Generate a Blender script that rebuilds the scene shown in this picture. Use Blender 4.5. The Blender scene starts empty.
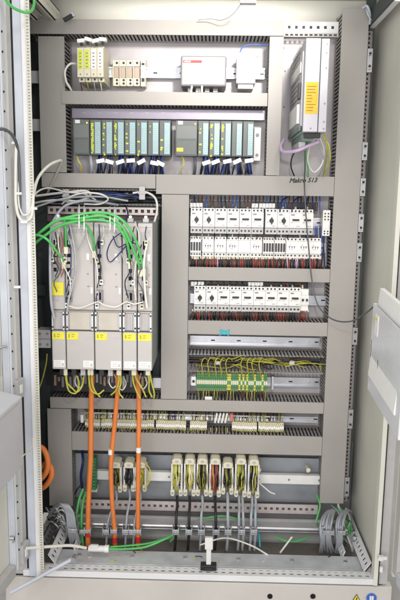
import bpy, math, random
from mathutils import Vector, Matrix
random.seed(7)
S = bpy.context.scene
C = S.collection

# ------------------------------------------------------------------ camera
CAMZ = 1.32
F, PITCH, YAW, ROLL, DIST = 643.67, 0.16045, -0.021235, 0.014318, 2.2
def cam_axes():
    cp, sp = math.cos(PITCH), math.sin(PITCH); cy, sy = math.cos(YAW), math.sin(YAW)
    cr, sr = math.cos(ROLL), math.sin(ROLL)
    fw = Vector((sy*cp, cy*cp, -sp)); rt = Vector((cy, -sy, 0)); up = rt.cross(fw)
    return cr*rt+sr*up, -sr*rt+cr*up, fw
RT, UP, FW = cam_axes()
cd = bpy.data.cameras.new('camera'); cam = bpy.data.objects.new('camera', cd); C.objects.link(cam)
m3 = Matrix((RT, UP, -FW)).transposed()
cam.matrix_world = Matrix.Translation((0, -DIST, CAMZ)) @ m3.to_4x4()
cd.sensor_width = 36; cd.sensor_fit = 'AUTO'; cd.lens = F/600*36; cd.clip_end = 100; cd.clip_start = 0.01
S.camera = cam

# ------------------------------------------------------------------ world, lamps, exposure
w = bpy.data.worlds.new('World'); S.world = w; w.use_nodes = True
bg = w.node_tree.nodes['Background']; bg.inputs[0].default_value = (1.0, 0.98, 0.96, 1); bg.inputs[1].default_value = 0.62
def area(name, loc, target, size, energy, col, sy=None):
    l = bpy.data.lights.new(name, 'AREA'); l.energy = energy; l.color = col; l.size = size
    if sy: l.shape = 'RECTANGLE'; l.size_y = sy
    o = bpy.data.objects.new(name, l); C.objects.link(o); o.location = loc
    o.rotation_euler = (Vector(target)-Vector(loc)).to_track_quat('-Z', 'Y').to_euler()
area('workshop_ceiling_lamp', (0.45, -2.0, 2.9), (0.05, 0, 1.2), 0.5, 11, (1, .965, .92), 0.5)
area('front_fill', (-0.55, -2.9, 1.2), (0.25, 0, 0.95), 1.8, 30, (.99, .99, 1.0), 1.6)  # soft fill added behind the camera; no window known there
def spot(name, loc, target, energy, deg, soft):
    l = bpy.data.lights.new(name, 'SPOT'); l.energy = energy; l.color = (1, .96, .90); l.shadow_soft_size = soft
    l.spot_size = math.radians(deg); l.spot_blend = 1.0
    o = bpy.data.objects.new(name, l); C.objects.link(o); o.location = loc
    o.rotation_euler = (Vector(target)-Vector(loc)).to_track_quat('-Z', 'Y').to_euler()
spot('top_hot_spot', (0.36, -1.6, 2.02), (-0.01, 0, 1.87), 142, 31, .09)  # spot added to form the bright patch at the top centre
spot('camera_flash', (0.08, -1.9, 1.6), (-0.06, 0, 1.0), 30, 46, .03)
S.view_settings.view_transform = 'Standard'; S.view_settings.look = 'None'
S.view_settings.exposure = 0.37; S.view_settings.gamma = 1

# ------------------------------------------------------------------ helpers
def P(px, py, Y=0.0):
    d = RT*((px-200)/F) + UP*(-(py-300)/F) + FW
    return Vector((0, -DIST, CAMZ)) + d*((Y+DIST)/d.y)
def X(px, py, Y=0.0): return P(px, py, Y).x
def Z(px, py, Y=0.0): return P(px, py, Y).z
ORD = ['first', 'second', 'third', 'fourth', 'fifth', 'sixth', 'seventh', 'eighth', 'ninth', 'tenth', 'eleventh', 'twelfth']

def nth(n):                     # 1 -> first
    u = ORD+['thirteenth', 'fourteenth', 'fifteenth', 'sixteenth', 'seventeenth', 'eighteenth', 'nineteenth']
    if n <= 19: return u[n-1]
    t, r = divmod(n, 10)
    if r == 0: return {2: 'twentieth', 3: 'thirtieth', 4: 'fortieth', 5: 'fiftieth', 6: 'sixtieth', 7: 'seventieth'}[t]
    return {2: 'twenty', 3: 'thirty', 4: 'forty', 5: 'fifty', 6: 'sixty', 7: 'seventy'}[t]+'-'+u[r-1]
MATS = {}
def mat(name, col, rough=.5, metal=0., var=.06, scale=30., bump=0., emit=0., alpha=1., trans=0., dirt=0.):
    m = bpy.data.materials.new(name); m.use_nodes = True; nt = m.node_tree; b = nt.nodes['Principled BSDF']
    b.inputs['Roughness'].default_value = rough; b.inputs['Metallic'].default_value = metal
    b.inputs['Base Color'].default_value = (*col, 1)
    if var or dirt:
        tc = nt.nodes.new('ShaderNodeTexCoord'); n = nt.nodes.new('ShaderNodeTexNoise'); n.inputs['Scale'].default_value = scale
        n.inputs['Detail'].default_value = 5; nt.links.new(tc.outputs['Object'], n.inputs['Vector'])
        r = nt.nodes.new('ShaderNodeValToRGB'); r.color_ramp.elements[0].position = .3; r.color_ramp.elements[1].position = .72
        r.color_ramp.elements[0].color = (*[c*(1-var) for c in col], 1); r.color_ramp.elements[1].color = (*[min(1, c*(1+var)) for c in col], 1)
        nt.links.new(n.outputs['Fac'], r.inputs['Fac']); nt.links.new(r.outputs['Color'], b.inputs['Base Color'])
        rr = nt.nodes.new('ShaderNodeMapRange'); rr.inputs['To Min'].default_value = max(.03, rough-.08); rr.inputs['To Max'].default_value = min(1, rough+.1)
        nt.links.new(n.outputs['Fac'], rr.inputs['Value']); nt.links.new(rr.outputs['Result'], b.inputs['Roughness'])
        if name in ('duct_grey_plastic', 'cabinet_paint', 'drive_housing', 'floor_plate_zinc', 'cabinet_paint_bright'):
            n3 = nt.nodes.new('ShaderNodeTexNoise'); n3.inputs['Scale'].default_value = 38; n3.inputs['Detail'].default_value = 8; n3.inputs['Roughness'].default_value = .75
            mp = nt.nodes.new('ShaderNodeMapping'); mp.inputs['Scale'].default_value = (1, 1, .35); nt.links.new(tc.outputs['Object'], mp.inputs['Vector']); nt.links.new(mp.outputs['Vector'], n3.inputs['Vector'])
            r3 = nt.nodes.new('ShaderNodeValToRGB'); r3.color_ramp.elements[0].position = .66; r3.color_ramp.elements[1].position = .74
            r3.color_ramp.elements[0].color = (0, 0, 0, 1); r3.color_ramp.elements[1].color = (.22, .22, .22, 1)
            mx = nt.nodes.new('ShaderNodeMixRGB'); mx.inputs['Color2'].default_value = (*[c*.55 for c in col], 1)
            nt.links.new(n3.outputs['Fac'], r3.inputs['Fac']); nt.links.new(r3.outputs['Color'], mx.inputs['Fac']); nt.links.new(r.outputs['Color'], mx.inputs['Color1']); nt.links.new(mx.outputs['Color'], b.inputs['Base Color'])
        if bump:
            bp = nt.nodes.new('ShaderNodeBump'); bp.inputs['Strength'].default_value = bump; bp.inputs['Distance'].default_value = .002
            n2 = nt.nodes.new('ShaderNodeTexNoise'); n2.inputs['Scale'].default_value = scale*8; nt.links.new(tc.outputs['Object'], n2.inputs['Vector'])
            nt.links.new(n2.outputs['Fac'], bp.inputs['Height']); nt.links.new(bp.outputs['Normal'], b.inputs['Normal'])
    if trans: b.inputs['Transmission Weight'].default_value = trans
    if alpha < 1: b.inputs['Alpha'].default_value = alpha
    if emit: b.inputs['Emission Color'].default_value = (*col, 1); b.inputs['Emission Strength'].default_value = emit
    MATS[name] = m; return m
DUCT = mat('duct_grey_plastic', (.368, .346, .326), .48, 0, .05, 6, .15)
ENC = mat('cabinet_paint', (.74, .73, .655), .5, 0, .04, 5, .25)
ENCW = mat('cabinet_paint_bright', (.80, .80, .81), .4, 0, .05, 9, .15)
ENCD = mat('cabinet_shade', (.045, .06, .06), .6, 0, .15, 5)  # shade of cabinet gaps and hollows put into a dark colour
BLUEG = mat('grey_blue_profile', (.58, .61, .68), .38, .0, .10, 12)
PLATE = mat('zinc_plate', (.50, .47, .485), .5, .25, .09, 14)
FLOORP = mat('floor_plate_zinc', (.64, .67, .70), .45, .3, .18, 14, .3)
DIN = mat('din_rail_metal', (.56, .57, .61), .33, .85, .08, 20)
STEEL = mat('steel', (.52, .52, .54), .38, .8, .10, 30)
PINKR = mat('galvanised_strip', (.62, .55, .54), .45, .35, .10, 20)
CREAM = mat('cream_plastic', (.72, .68, .53), .45, 0, .05, 40)
WHITE = mat('white_plastic', (.80, .79, .77), .42, 0, .04, 40)
PAPER = mat('white_label', (.85, .85, .84), .7, 0, .02, 40)
LGREY = mat('light_grey_plastic', (.50, .49, .49), .45, 0, .05, 40)
DRIVE = mat('drive_housing', (.52, .485, .47), .48, 0, .05, 12, .1)
DRIVEB = mat('drive_lower_cover', (.50, .475, .46), .48, 0, .05, 12)
DRIVES = mat('drive_side_metal', (.22, .26, .26), .4, .3, .1, 8)
MGREY = mat('mid_grey_plastic', (.26, .255, .26), .45, 0, .06, 40)
PLCG = mat('plc_grey', (.115, .13, .125), .42, 0, .08, 40)
DARK = mat('black_plastic', (.018, .018, .02), .42, 0, .1, 40)
HOLE = mat('deep_hole', (.006, .006, .006), .9, 0, 0)
CYAN = mat('plc_label_blue', (.38, .55, .58), .4, 0, .08, 60)
YEL = mat('yellow_label', (.80, .72, .05), .5, 0, .08, 90)
LIME = mat('yellow_green_marker', (.62, .72, .04), .5, 0, .1, 90)
LED = mat('lit_led', (.75, .85, .05), .4, 0, 0, emit=1.0)
ORS = mat('orange_sticker', (.85, .48, .03), .5, 0, .10, 60)
RED = mat('red_stripe', (.65, .03, .03), .45, 0, .03)
BLUE = mat('blue_sign', (.05, .15, .55), .4, 0, .03)
ORA = mat('orange_sheath', (.80, .23, .055), .45, 0, .07, 25)
GRN = mat('green_sheath', (.10, .50, .13), .38, 0, .08, 25)
GREYC = mat('grey_sheath', (.40, .42, .46), .42, 0, .12, 25)
WHTC = mat('white_sheath', (.78, .76, .70), .42, 0, .05, 25)
BLKC = mat('black_sheath', (.022, .022, .024), .42, 0, .1, 25)
DGRC = mat('dark_grey_sheath', (.10, .11, .12), .42, 0, .1, 25)
NAVY = mat('dark_blue_wire', (.015, .025, .12), .42, 0, .1, 25)
BLUW = mat('blue_wire', (.06, .14, .50), .42, 0, .1, 25)
REDW = mat('red_wire', (.42, .07, .05), .42, 0, .15, 25)
BRNW = mat('brown_wire', (.14, .06, .04), .45, 0, .15, 25)
YGW = mat('yellow_green_wire', (.50, .49, .07), .42, 0, .15, 60)
OLIV = mat('olive_wire', (.36, .34, .05), .42, 0, .15, 60)
VIO = mat('violet_wire', (.62, .46, .68), .42, 0, .06, 25)
PCB = mat('green_board', (.03, .26, .12), .4, 0, .25, 120)
TGRN = mat('green_terminal', (.09, .26, .10), .45, 0, .15, 60)
TYEL = mat('yellow_terminal_half', (.70, .62, .10), .45, 0, .08, 60)
BRASS = mat('brown_copper', (.40, .26, .16), .45, .3, .15, 60)
TEAL = mat('teal_clip', (.02, .45, .55), .35, 0, .05, 60)
CLEAR = mat('cloudy_pocket_plastic', (.74, .76, .80), .28, 0, .03, 8, alpha=.93)
GASK = mat('black_gasket', (.02, .02, .022), .7, 0, 0)
INK = mat('black_ink', (.012, .012, .012), .6, 0, 0)
FLR = mat('workshop_floor_grey', (.42, .41, .39), .6, 0, .12, 3, .2)

class MB:
    def __init__(s, M=None): s.v = []; s.f = []; s.mi = []; s.sm = []; s.M = M or Matrix.Identity(4)
    def add(s, vs, fs, mi=0, smooth=False):
        n = len(s.v); s.v += [tuple(s.M @ Vector(v)) for v in vs]
        for f in fs: s.f.append([n+i for i in f]); s.mi.append(mi); s.sm.append(smooth)
        return s
    def box(s, x0, x1, y0, y1, z0, z1, mi=0):
        if x1 < x0: x0, x1 = x1, x0
        if y1 < y0: y0, y1 = y1, y0
        if z1 < z0: z0, z1 = z1, z0
        vs = [(x0,y0,z0),(x1,y0,z0),(x1,y1,z0),(x0,y1,z0),(x0,y0,z1),(x1,y0,z1),(x1,y1,z1),(x0,y1,z1)]
        return s.add(vs, [(0,3,2,1),(4,5,6,7),(0,1,5,4),(1,2,6,5),(2,3,7,6),(3,0,4,7)], mi)
    def prism(s, pts, y0, y1, mi=0):          # polygon in x-z, extruded along y
        n = len(pts); a = sum(pts[i][0]*pts[(i+1)%n][1]-pts[(i+1)%n][0]*pts[i][1] for i in range(n))
        if a < 0: pts = pts[::-1]
        if y1 < y0: y0, y1 = y1, y0
        vs = [(x,y0,z) for x,z in pts]+[(x,y1,z) for x,z in pts]
        return s.add(vs, [tuple(range(n)), tuple(range(2*n-1,n-1,-1))]+[(i,i+n,(i+1)%n+n,(i+1)%n) for i in range(n)], mi)
    def prof(s, pts, x0, x1, mi=0):           # polygon in y-z, extruded along x
        n = len(pts); vs = [(x0,y,z) for y,z in pts]+[(x1,y,z) for y,z in pts]
        return s.add(vs, [tuple(range(n-1,-1,-1)), tuple(range(n,2*n))]+[(i,(i+1)%n,(i+1)%n+n,i+n) for i in range(n)], mi)
    def cyl(s, c, r, y0, y1, mi=0, n=12, ax='y'):
        vs = []
        for y in (y0, y1):
            for k in range(n):
                a = 2*math.pi*k/n; u, v = r*math.cos(a), r*math.sin(a)
                vs.append({'y': (c[0]+u, y, c[1]+v), 'x': (y, c[0]+u, c[1]+v), 'z': (c[0]+u, c[1]+v, y)}[ax])
        s.add(vs, [tuple(range(n)), tuple(range(2*n-1,n-1,-1))], mi)
        return s.add(vs, [(i,i+n,(i+1)%n+n,(i+1)%n) for i in range(n)], mi, True)
    def tube(s, pts, r, mi=0, n=8, sub=6):
        P_ = spline([Vector(p) for p in pts], sub) if sub > 1 and len(pts) > 2 else [Vector(p) for p in pts]
        rings = []; up = Vector((.123, .31, .94))
        for i, p in enumerate(P_):
            t = (P_[min(i+1, len(P_)-1)]-P_[max(i-1, 0)]).normalized()
            a = t.cross(up)
            if a.length < 1e-4: a = t.cross(Vector((1, 0, 0)))
            a.normalize(); b = t.cross(a); up = a.cross(t) if False else up
            rr = r[min(i, len(r)-1)] if isinstance(r, (list, tuple)) else r
            rings.append([p+a*(rr*math.cos(2*math.pi*k/n))+b*(rr*math.sin(2*math.pi*k/n)) for k in range(n)])
        vs = [v for R_ in rings for v in R_]; fs = []
        for i in range(len(rings)-1):
            for k in range(n): fs.append((i*n+k, i*n+(k+1)%n, (i+1)*n+(k+1)%n, (i+1)*n+k))
        s.add(vs, fs, mi, True)
        return s.add([*rings[0], *rings[-1]], [tuple(range(n-1,-1,-1)), tuple(range(n,2*n))], mi)
    def pb(s, x0, y0, x1, y1, Yf, Yb, mi=0):   # box whose front face is read off at depth Yf
        cx, cy = (x0+x1)/2, (y0+y1)/2
        return s.box(X(x0,cy,Yf), X(x1,cy,Yf), Yf, Yb, Z(cx,y1,Yf), Z(cx,y0,Yf), mi)
    def strip(s, L, W, T, hole, pitch, mi=0, hw=None):  # perforated strip along +x, width along z, thickness along y; real holes
        hw = hw or hole; n = int(L/pitch); e = (L-n*pitch)/2+(pitch-hole)/2
        s.box(0, L, 0, T, 0, (W-hw)/2, mi); s.box(0, L, 0, T, (W+hw)/2, W, mi)
        x = 0
        for i in range(n+1):
            nx = e+i*pitch if i < n else L
            s.box(x, nx, 0, T, (W-hw)/2, (W+hw)/2, mi); x = nx+hole
            if i == n: break
        return s
    def build(s, name, mats, parent=None, bevel=0, loc=None):
        me = bpy.data.meshes.new(name); me.from_pydata(s.v, [], s.f)
        for m in (mats if isinstance(mats, (list, tuple)) else [mats]): me.materials.append(m)
        me.polygons.foreach_set('material_index', s.mi); me.polygons.foreach_set('use_smooth', s.sm); me.update()
        o = bpy.data.objects.new(name, me); C.objects.link(o)
        if parent: o.parent = parent
        if loc is not None: o.location = loc
        if bevel:
            b = o.modifiers.new('Bevel', 'BEVEL'); b.width = bevel; b.segments = 2; b.limit_method = 'ANGLE'; b.angle_limit = .9
            b.use_clamp_overlap = True
        return o
def spline(p, sub):
    out = []
    q = [2*p[0]-p[1]]+p+[2*p[-1]-p[-2]]
    for i in range(1, len(q)-2):
        for k in range(sub):
            t = k/sub; a, b, c, d = q[i-1:i+3]
            out.append(.5*((2*b)+(c-a)*t+(2*a-5*b+4*c-d)*t*t+(3*b-a-3*c+d)*t**3))
    return out+[p[-1]]
def thing(name, label, cat, loc=(0,0,0), group=None):
    o = bpy.data.objects.new(name, None); C.objects.link(o); o.location = loc; o.empty_display_size = .02
    return tag(o, label, cat, group)
def tag(o, label=None, cat=None, group=None, kind=None):
    if label: o['label'] = label
    if cat: o['category'] = cat
    if group: o['group'] = group
    if kind: o['kind'] = kind
    return o
KIDS = {}
def tree(o, parent=None):
    c = o.copy(); C.objects.link(c); c.parent = parent
    for ch in [k for k in S.objects if k.parent == o]: tree(ch, c)
    return c
def text(s, size, mt, name, parent, loc, rot=(math.pi/2, 0, 0), shear=0, ext=.0002, bold=0):
    cu = bpy.data.curves.new(name, 'FONT'); cu.body = s; cu.size = size; cu.extrude = ext; cu.shear = shear; cu.bevel_depth = bold; cu.bevel_resolution = 0
    cu.align_x = 'CENTER'; cu.align_y = 'CENTER'
    t = bpy.data.objects.new('tmp', cu); C.objects.link(t); bpy.context.view_layer.update()
    me = bpy.data.meshes.new_from_object(t.evaluated_get(bpy.context.evaluated_depsgraph_get()))
    bpy.data.objects.remove(t); me.materials.clear(); me.materials.append(mt)
    o = bpy.data.objects.new(name, me); C.objects.link(o); o.location = loc; o.rotation_euler = rot
    if parent: o.parent = parent
    return o
def cable(name, label, cat, mt, r, pts, group=None, n=8, sub=7):
    o = MB().tube([P(*p) for p in pts], r, 0, n, sub).build(name, mt)
    return tag(o, label, cat, group)

# ------------------------------------------------------------------ room floor
tag(MB().box(-3, 3, -3.5, 2, -.02, 0).build('floor', FLR), kind='structure')

# ------------------------------------------------------------------ cabinet
YP = .120                      # front of mounting plate
YF = -.30                      # front of the cabinet frame
cab = thing('electrical_cabinet', 'tall beige steel control cabinet standing open with both doors swung out', 'cabinet', (0, 0, 0))
zt = Z(200, -3, .13)           # ceiling height
zb = Z(205, 579, YF)           # bottom of front frame
XR = X(382, 430, YF)+.004      # right inner side wall
XL = X(42, 430, YF)            # inner edge of the left front post
MB().box(-.625, XR, YP+.002, YP+.004, Z(200, 500, YP), CAMZ+.545).build('mounting_plate', PLATE, cab)
MB().box(-.66, XR+.05, .165, .17, zb-.02, zt+.02).build('back_panel', ENC, cab)
MB().box(XR+.012, XR+.016, YF+.02, .165, zb, zt).build('side_panel', ENC, cab)
MB().box(-.645, -.64, YF+.02, .165, zb, zt).build('side_panel', ENCD, cab)  # left wall carries its shade in its colour
MB().box(-.66, XR+.05, YF, .17, zt, zt+.004).build('ceiling_panel', ENC, cab)
# bottom frame: perforated front rail seen from above, floor plate, gap behind it
m = MB(); m.box(-.60, XR+.01, YF-.0, YF+.012, zb-.006, zb+.014)
ztop = zb+.012
mm = MB(Matrix.Translation((-.555, YF+.012, ztop)) @ Matrix.Rotation(-math.pi/2, 4, 'X'))
mm.strip(XR+.555, .020, .002, .011, .0245, 0, .007)
mm.M = mm.M @ Matrix.Translation((0, 0, .020)); mm.strip(XR+.555, .014, .002, .012, .0245, 0, .004)
m.v += mm.v; m.f += [[i+len(m.v)-len(mm.v) for i in f] for f in mm.f]; m.mi += mm.mi; m.sm += mm.sm
m.box(-.555, XR, YF+.012, YF+.046, ztop-.018, ztop-.014)
m.build('bottom_rail', ENCW, cab, .0015)
m = MB(); m.box(-.52, XR-.02, YF+.047, YF+.145, ztop-.016, ztop-.006); m.box(-.50, XR-.05, YF+.06, YF+.064, ztop-.006, ztop-.004)
for k in range(6): m.cyl((-.44+k*.18, YF+.11), .007, ztop-.006, ztop-.003, 1, 12, 'z')
m.build('floor_plate', [FLOORP, STEEL], cab, .001)
MB().box(-.64, XR+.01, YF+.15, .165, ztop-.06, ztop-.055).build('floor_plate', mat('floor_gap_shade', (.20, .18, .16), .6, .1, .2, 12), cab)  # sheet closing the floor gap, the gap's shade put into its colour
# plinth
m = MB(); m.box(-.66, XR+.06, YF+.002, YF+.035, .002, zb-.012)
for px in (270, 313):
    p = P(px, 596.5, YF); m.cyl((p.x, p.z), .0085, YF-.0005, YF+.004, 1, 20)
m.build('plinth', [mat('plinth_paint', (.62, .585, .55), .5, 0, .05, 6, .2), HOLE], cab, .002)
MB().box(-.63, XR+.03, YF+.012, YF+.03, zb-.0115, zb-.0065).build('gasket', GASK, cab)
# warning signs
p = P(356.5, 598, YF)
ws = MB().prism([(-.014,-.012),(.014,-.012),(0,.014)], -.0012, 0, 0).prism([(-.0115,-.0105),(.0115,-.0105),(0,.0112)], -.0018, -.0012, 1).prism([(-.0018,-.002),(.0022,.0065),(.003,.006),(.001,.001),(.0035,.0005),(-.0005,-.0085),(-.0005,-.0035),(-.0032,-.003)], -.0024, -.0018, 0).build('warning_sign', [INK, YEL], None, 0, (p.x, YF, p.z))
tag(ws, 'small yellow triangle warning sign with a black lightning bolt on the plinth', 'sign')
p = P(371.5, 598, YF)
bs = MB().cyl((0, 0), .0165, -.0012, 0, 0, 28).box(-.006, -.001, -.0018, -.0012, -.008, .008, 1).box(.0005, .0065, -.0018, -.0012, -.0075, .0075, 1).build('mandatory_sign', [BLUE, PAPER], None, 0, (p.x, YF, p.z))
tag(bs, 'round blue mandatory sign with a white open manual on the plinth', 'sign')

# left front post with perforated inner flange
m = MB(); xl0 = X(19.5, 300, YF)
zpt = zt+.14
m.box(XL-.028, XL-.012, YF-.012, YF+.03, zb-.006, zpt, 0)
m.box(xl0+.004, XL-.028, YF-.004, YF+.03, zb-.006, zpt, 1)
m.box(xl0-.004, xl0+.004, YF+.01, YF+.03, zb-.006, zpt, 2)
m.build('front_post', [ENCW, BLUEG, GASK], cab, .003)
ms = MB(Matrix.Translation((XL-.001, YF-.0155, ztop)) @ Matrix.Rotation(-math.pi/2, 4, 'Y'))
ms.strip(zpt-ztop-.01, .013, .003, .0035, .0085, 0, .006)
ms.build('perforated_strip', mat('strip_beige', (.66, .64, .56), .5), cab)
MB().box(xl0-.050, xl0-.006, YF+.012, YF+.03, zb-.006, zpt).build('front_post', LGREY, cab)
MB().box(-.638, -.583, .09, .094, Z(40, 515, .07), CAMZ+.51).build('dark_backing', ENCD, cab)  # added dark sheet for the shaded gap left of the ducts
for py in (77, 125, 290, 470):
    p_ = P(35, py, .03); MB().box(-.636, -.592, .03, .034, p_.z-.020, p_.z+.020).box(-.636, -.630, .034, .068, p_.z-.020, p_.z+.020).build('cross_bar', LGREY if py < 200 else ENCD, cab, .001)
MB().box(-.590, -.182, .1165, .1185, CAMZ-.714, CAMZ-.04).build('dark_backing', ENCD, cab)  # added dark sheet, shade around the drives as colour
# right front post
m = MB(); m.box(XR-.002, XR+.012, YF-.004, YF+.03, zb-.006, zpt, 0)
m.box(XR+.012, XR+.016, YF-.002, YF+.03, zb-.006, zpt, 2)
m.box(XR+.016, XR+.045, YF+.006, YF+.03, zb-.006, zpt, 1)
m.build('front_post', [ENC, LGREY, GASK], cab, .002)
# depth rails, top and bottom, both sides
def depth_rail(x, z, y0, y1, W, up, mt):
    M_ = Matrix.Translation((x, y0, z)) @ Matrix.Rotation(math.pi/2, 4, 'Z')
    q = MB(M_); q.strip(y1-y0, W, .003, .011, .025, 0, .011)
    q.box(.004, y1-y0-.004, .006 if up < 0 else .006, .009, .003, W-.003, 1)  # dark backing shades the rail's hollow by colour
    q.box(0, y1-y0, 0, .024*up, W-.003, W, 0); q.box(0, y1-y0, 0, .012*up, 0, .003, 0)
    return q.build('depth_rail', [mt, ENCD], cab, 0)
pr = P(369, 575, YF+.03)
def flat_rail(x, z, y0, y1, W, tilt, mt):
    M_ = Matrix.Translation((x, y0, z)) @ Matrix.Rotation(math.pi/2, 4, 'Z') @ Matrix.Rotation(tilt, 4, 'X')
    q = MB(M_); q.strip(y1-y0, W, .003, .012, .026, 0, .012); q.box(.002, y1-y0-.002, -.006, -.004, .002, W-.002, 1)  # dark backing added so the holes look shaded
    return q.build('depth_rail', [mt, ENCD], cab, 0)
flat_rail(pr.x-.012, ztop+.000, YF+.045, .075, .040, math.radians(35), ENCW)
flat_rail(pr.x-.062, ztop-.02, YF+.15, .07, .030, math.radians(20), ENCW)
pl = P(52, 557, YF+.05)
def flat_rail_left(x, z, y0, y1, W, tilt, mt):
    M_ = Matrix.Translation((x, y0, z)) @ Matrix.Rotation(math.pi/2, 4, 'Z') @ Matrix.Rotation(-tilt, 4, 'X')
    q = MB(M_); q.strip(y1-y0, W, .003, .012, .026, 0, .012); q.box(.002, y1-y0-.002, .008, .010, .002, W-.002, 1)  # same dark backing, shade of the holes as colour
    return q.build('depth_rail', [mt, ENCD], cab, 0)
flat_rail_left(pl.x+.012, ztop, YF+.045, .075, .040, math.radians(35), ENCW)
flat_rail_left(pl.x-.035, ztop+.012, YF+.045, .075, .034, math.radians(25), STEEL)
flat_rail_left(pl.x+.062, ztop-.02, YF+.14, .07, .028, math.radians(20), ENCW)
MB().box(-.62, XR+.005, .112, .115, ztop-.05, CAMZ-.905).build('dark_backing', MGREY, cab)  # grey sheet added over the lower back wall
q = P(57, 22, .02); depth_rail(q.x, q.z, YF+.03, .06, .045, 1, ENC); depth_rail(q.x-.06, q.z+.0, YF+.03, .06, .035, 1, ENC)
q = P(372, 26, .0); depth_rail(q.x+.003, q.z, YF+.03, .06, .05, -1, ENCW)
# rear vertical profile at the right with slots, and its hinge brackets
x0 = X(346.2, 440, .0)
mv = MB(Matrix.Translation((x0+.017, .012, Z(345, 503, 0))) @ Matrix.Rotation(-math.pi/2, 4, 'Y'))
Lp = Z(370, 30, 0)-Z(345, 503, 0); mv.strip(Lp, .016, .003, .007, .014, 0, .005)
mv.box(0, Lp, .003, .05, -.003, 0, 0)
mv.build('rear_profile', mat('rear_profile_brown', (.22, .195, .19), .5, .2), cab)
MB().box(x0-.002, x0+.03, .03, .035, Z(345, 503, 0), zt-.01).build('rear_profile', ENCD, cab)
def bracket(y0, y1):
    a = MB(); h = abs(Z(350, y0, 0)-Z(350, y1, 0)); a.box(0, .017, -.003, 0, 0, h); a.box(.014, .017, 0, .03, 0, h); a.box(.002, .012, -.007, -.003, h*.12, h*.3)
    a.box(.002, .012, -.007, -.003, h*.7, h*.88)
    a.cyl((.0075, h*.25), .004, -.011, -.007, 1, 10); a.cyl((.0075, h*.78), .004, -.011, -.007, 1, 10)
    return a.build('bracket', [STEEL, DARK], cab, .0008, (x0+.004, .006, Z(350, y1, 0)))
for a_, b_ in ((48, 72), (142, 160), (178, 196), (214, 232), (243, 262), (328, 345), (410, 429), (478, 497)): bracket(a_, b_)

# left door: opened a little past ninety degrees
A = math.radians(8)
dm = Matrix.Translation((xl0-.004, YF-.03, 0)) @ Matrix.Rotation(-A, 4, 'Z')
# local frame: -y runs along the door towards its free edge, +x is its inner face
m = MB(dm); zd0 = Z(30, 561, YF)
m.box(-.022, -.018, -.95, 0, zd0, zpt)
m.box(-.022, .0, -.016, 0, zd0, zpt)
ld = m.build('door', ENC, cab, .001)
m = MB(dm); m.box(-.017, .004, -.060, -.022, zd0+.02, zpt, 0); m.box(.004, .006, -.055, -.045, zd0+.02, zpt, 1)  # narrow pale strip holds the tube's highlight in its colour
for k in range(30):
    z = zd0+.08+k*.0525; m.cyl((-.040, z), .003, .004, .0065, 2, 8, 'x') if z < zpt else 0
m.build('door_frame', [BLUEG, ENCW, HOLE], ld, .002)
m = MB(dm); m.box(-.017, .004, -.9, -.063, zd0+.004, zd0+.042)
m.build('door_frame', LGREY, ld, .002)
m = MB(dm); m.box(-.0175, -.012, -.021, -.017, zd0, zpt)
m.build('gasket', GASK, ld)
for py in (385, 545):
    zz = Z(24, py, YF); MB(dm).box(.002, .014, -.030, .014, zz-.030, zz+.030).box(.013, .017, -.018, -.002, zz-.013, zz+.013, 1).build('hinge', [LGREY, PAPER], ld, .002)
# rod handle on the left door
pq = P(6, 347, YF-.08)
tag(MB().tube([P(-6, 352, -.45), P(2, 347, -.43), P(7, 347, -.42)], .004, 0, 8).tube([P(1.5, 349, -.43), P(1.5, 376, -.43)], .0028, 0, 8, 1).build('latch_rod', STEEL),
    'small steel latch rod on the left door above the white box', 'latch')
# door stay
ds = MB(); ds.tube([P(74, 558, YF+.0), P(10, 593, YF-.09)], .0065, 0, 8, 1); ds.cyl((P(74, 558, YF).x, P(74, 558, YF).z), .008, YF-.012, YF+.012, 1, 14)
tag(ds.build('door_stay', [BLUEG, STEEL]), 'grey steel stay rod holding the left door at the bottom corner', 'door stay')
# left door box
A2 = math.radians(3)
m = MB(); f0 = P(21.8, 396, -.50)
bm_ = Matrix.Translation((f0.x, -.50, f0.z)) @ Matrix.Rotation(-A2, 4, 'Z')
m = MB(bm_); m.prism([(-.075, -.20), (0, -.20), (0, 0), (-.075, .016)], -.30, 0)
bo = m.build('wall_box', mat('bluish_white_plastic', (.62, .63, .68), .4, 0, .04, 10), None, .004); tag(bo, 'white plastic box on the inside of the left door, seen from its side', 'box')
MB(bm_).box(.0, .001, -.28, -.02, -.012, -.010).build('lid_seam', LGREY, bo)
cable('thin_cable', 'thin cream cable lying slack across the side of the white door box', 'cable', CREAM, .0018, [(-3, 485, -.62), (6, 482, -.6), (13, 465, -.56), (24, 455, -.50), (32, 447, -.43), (33, 438, -.41)])
tag(MB().cyl((0, 0), .007, -.004, .010, 0, 12, 'x').box(.004, .010, -.006, .006, -.014, .002).build('panel_catch', STEEL, None, .001, P(11, 538, YF-.13)),
    'small metal catch low on the left door', 'catch')

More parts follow.
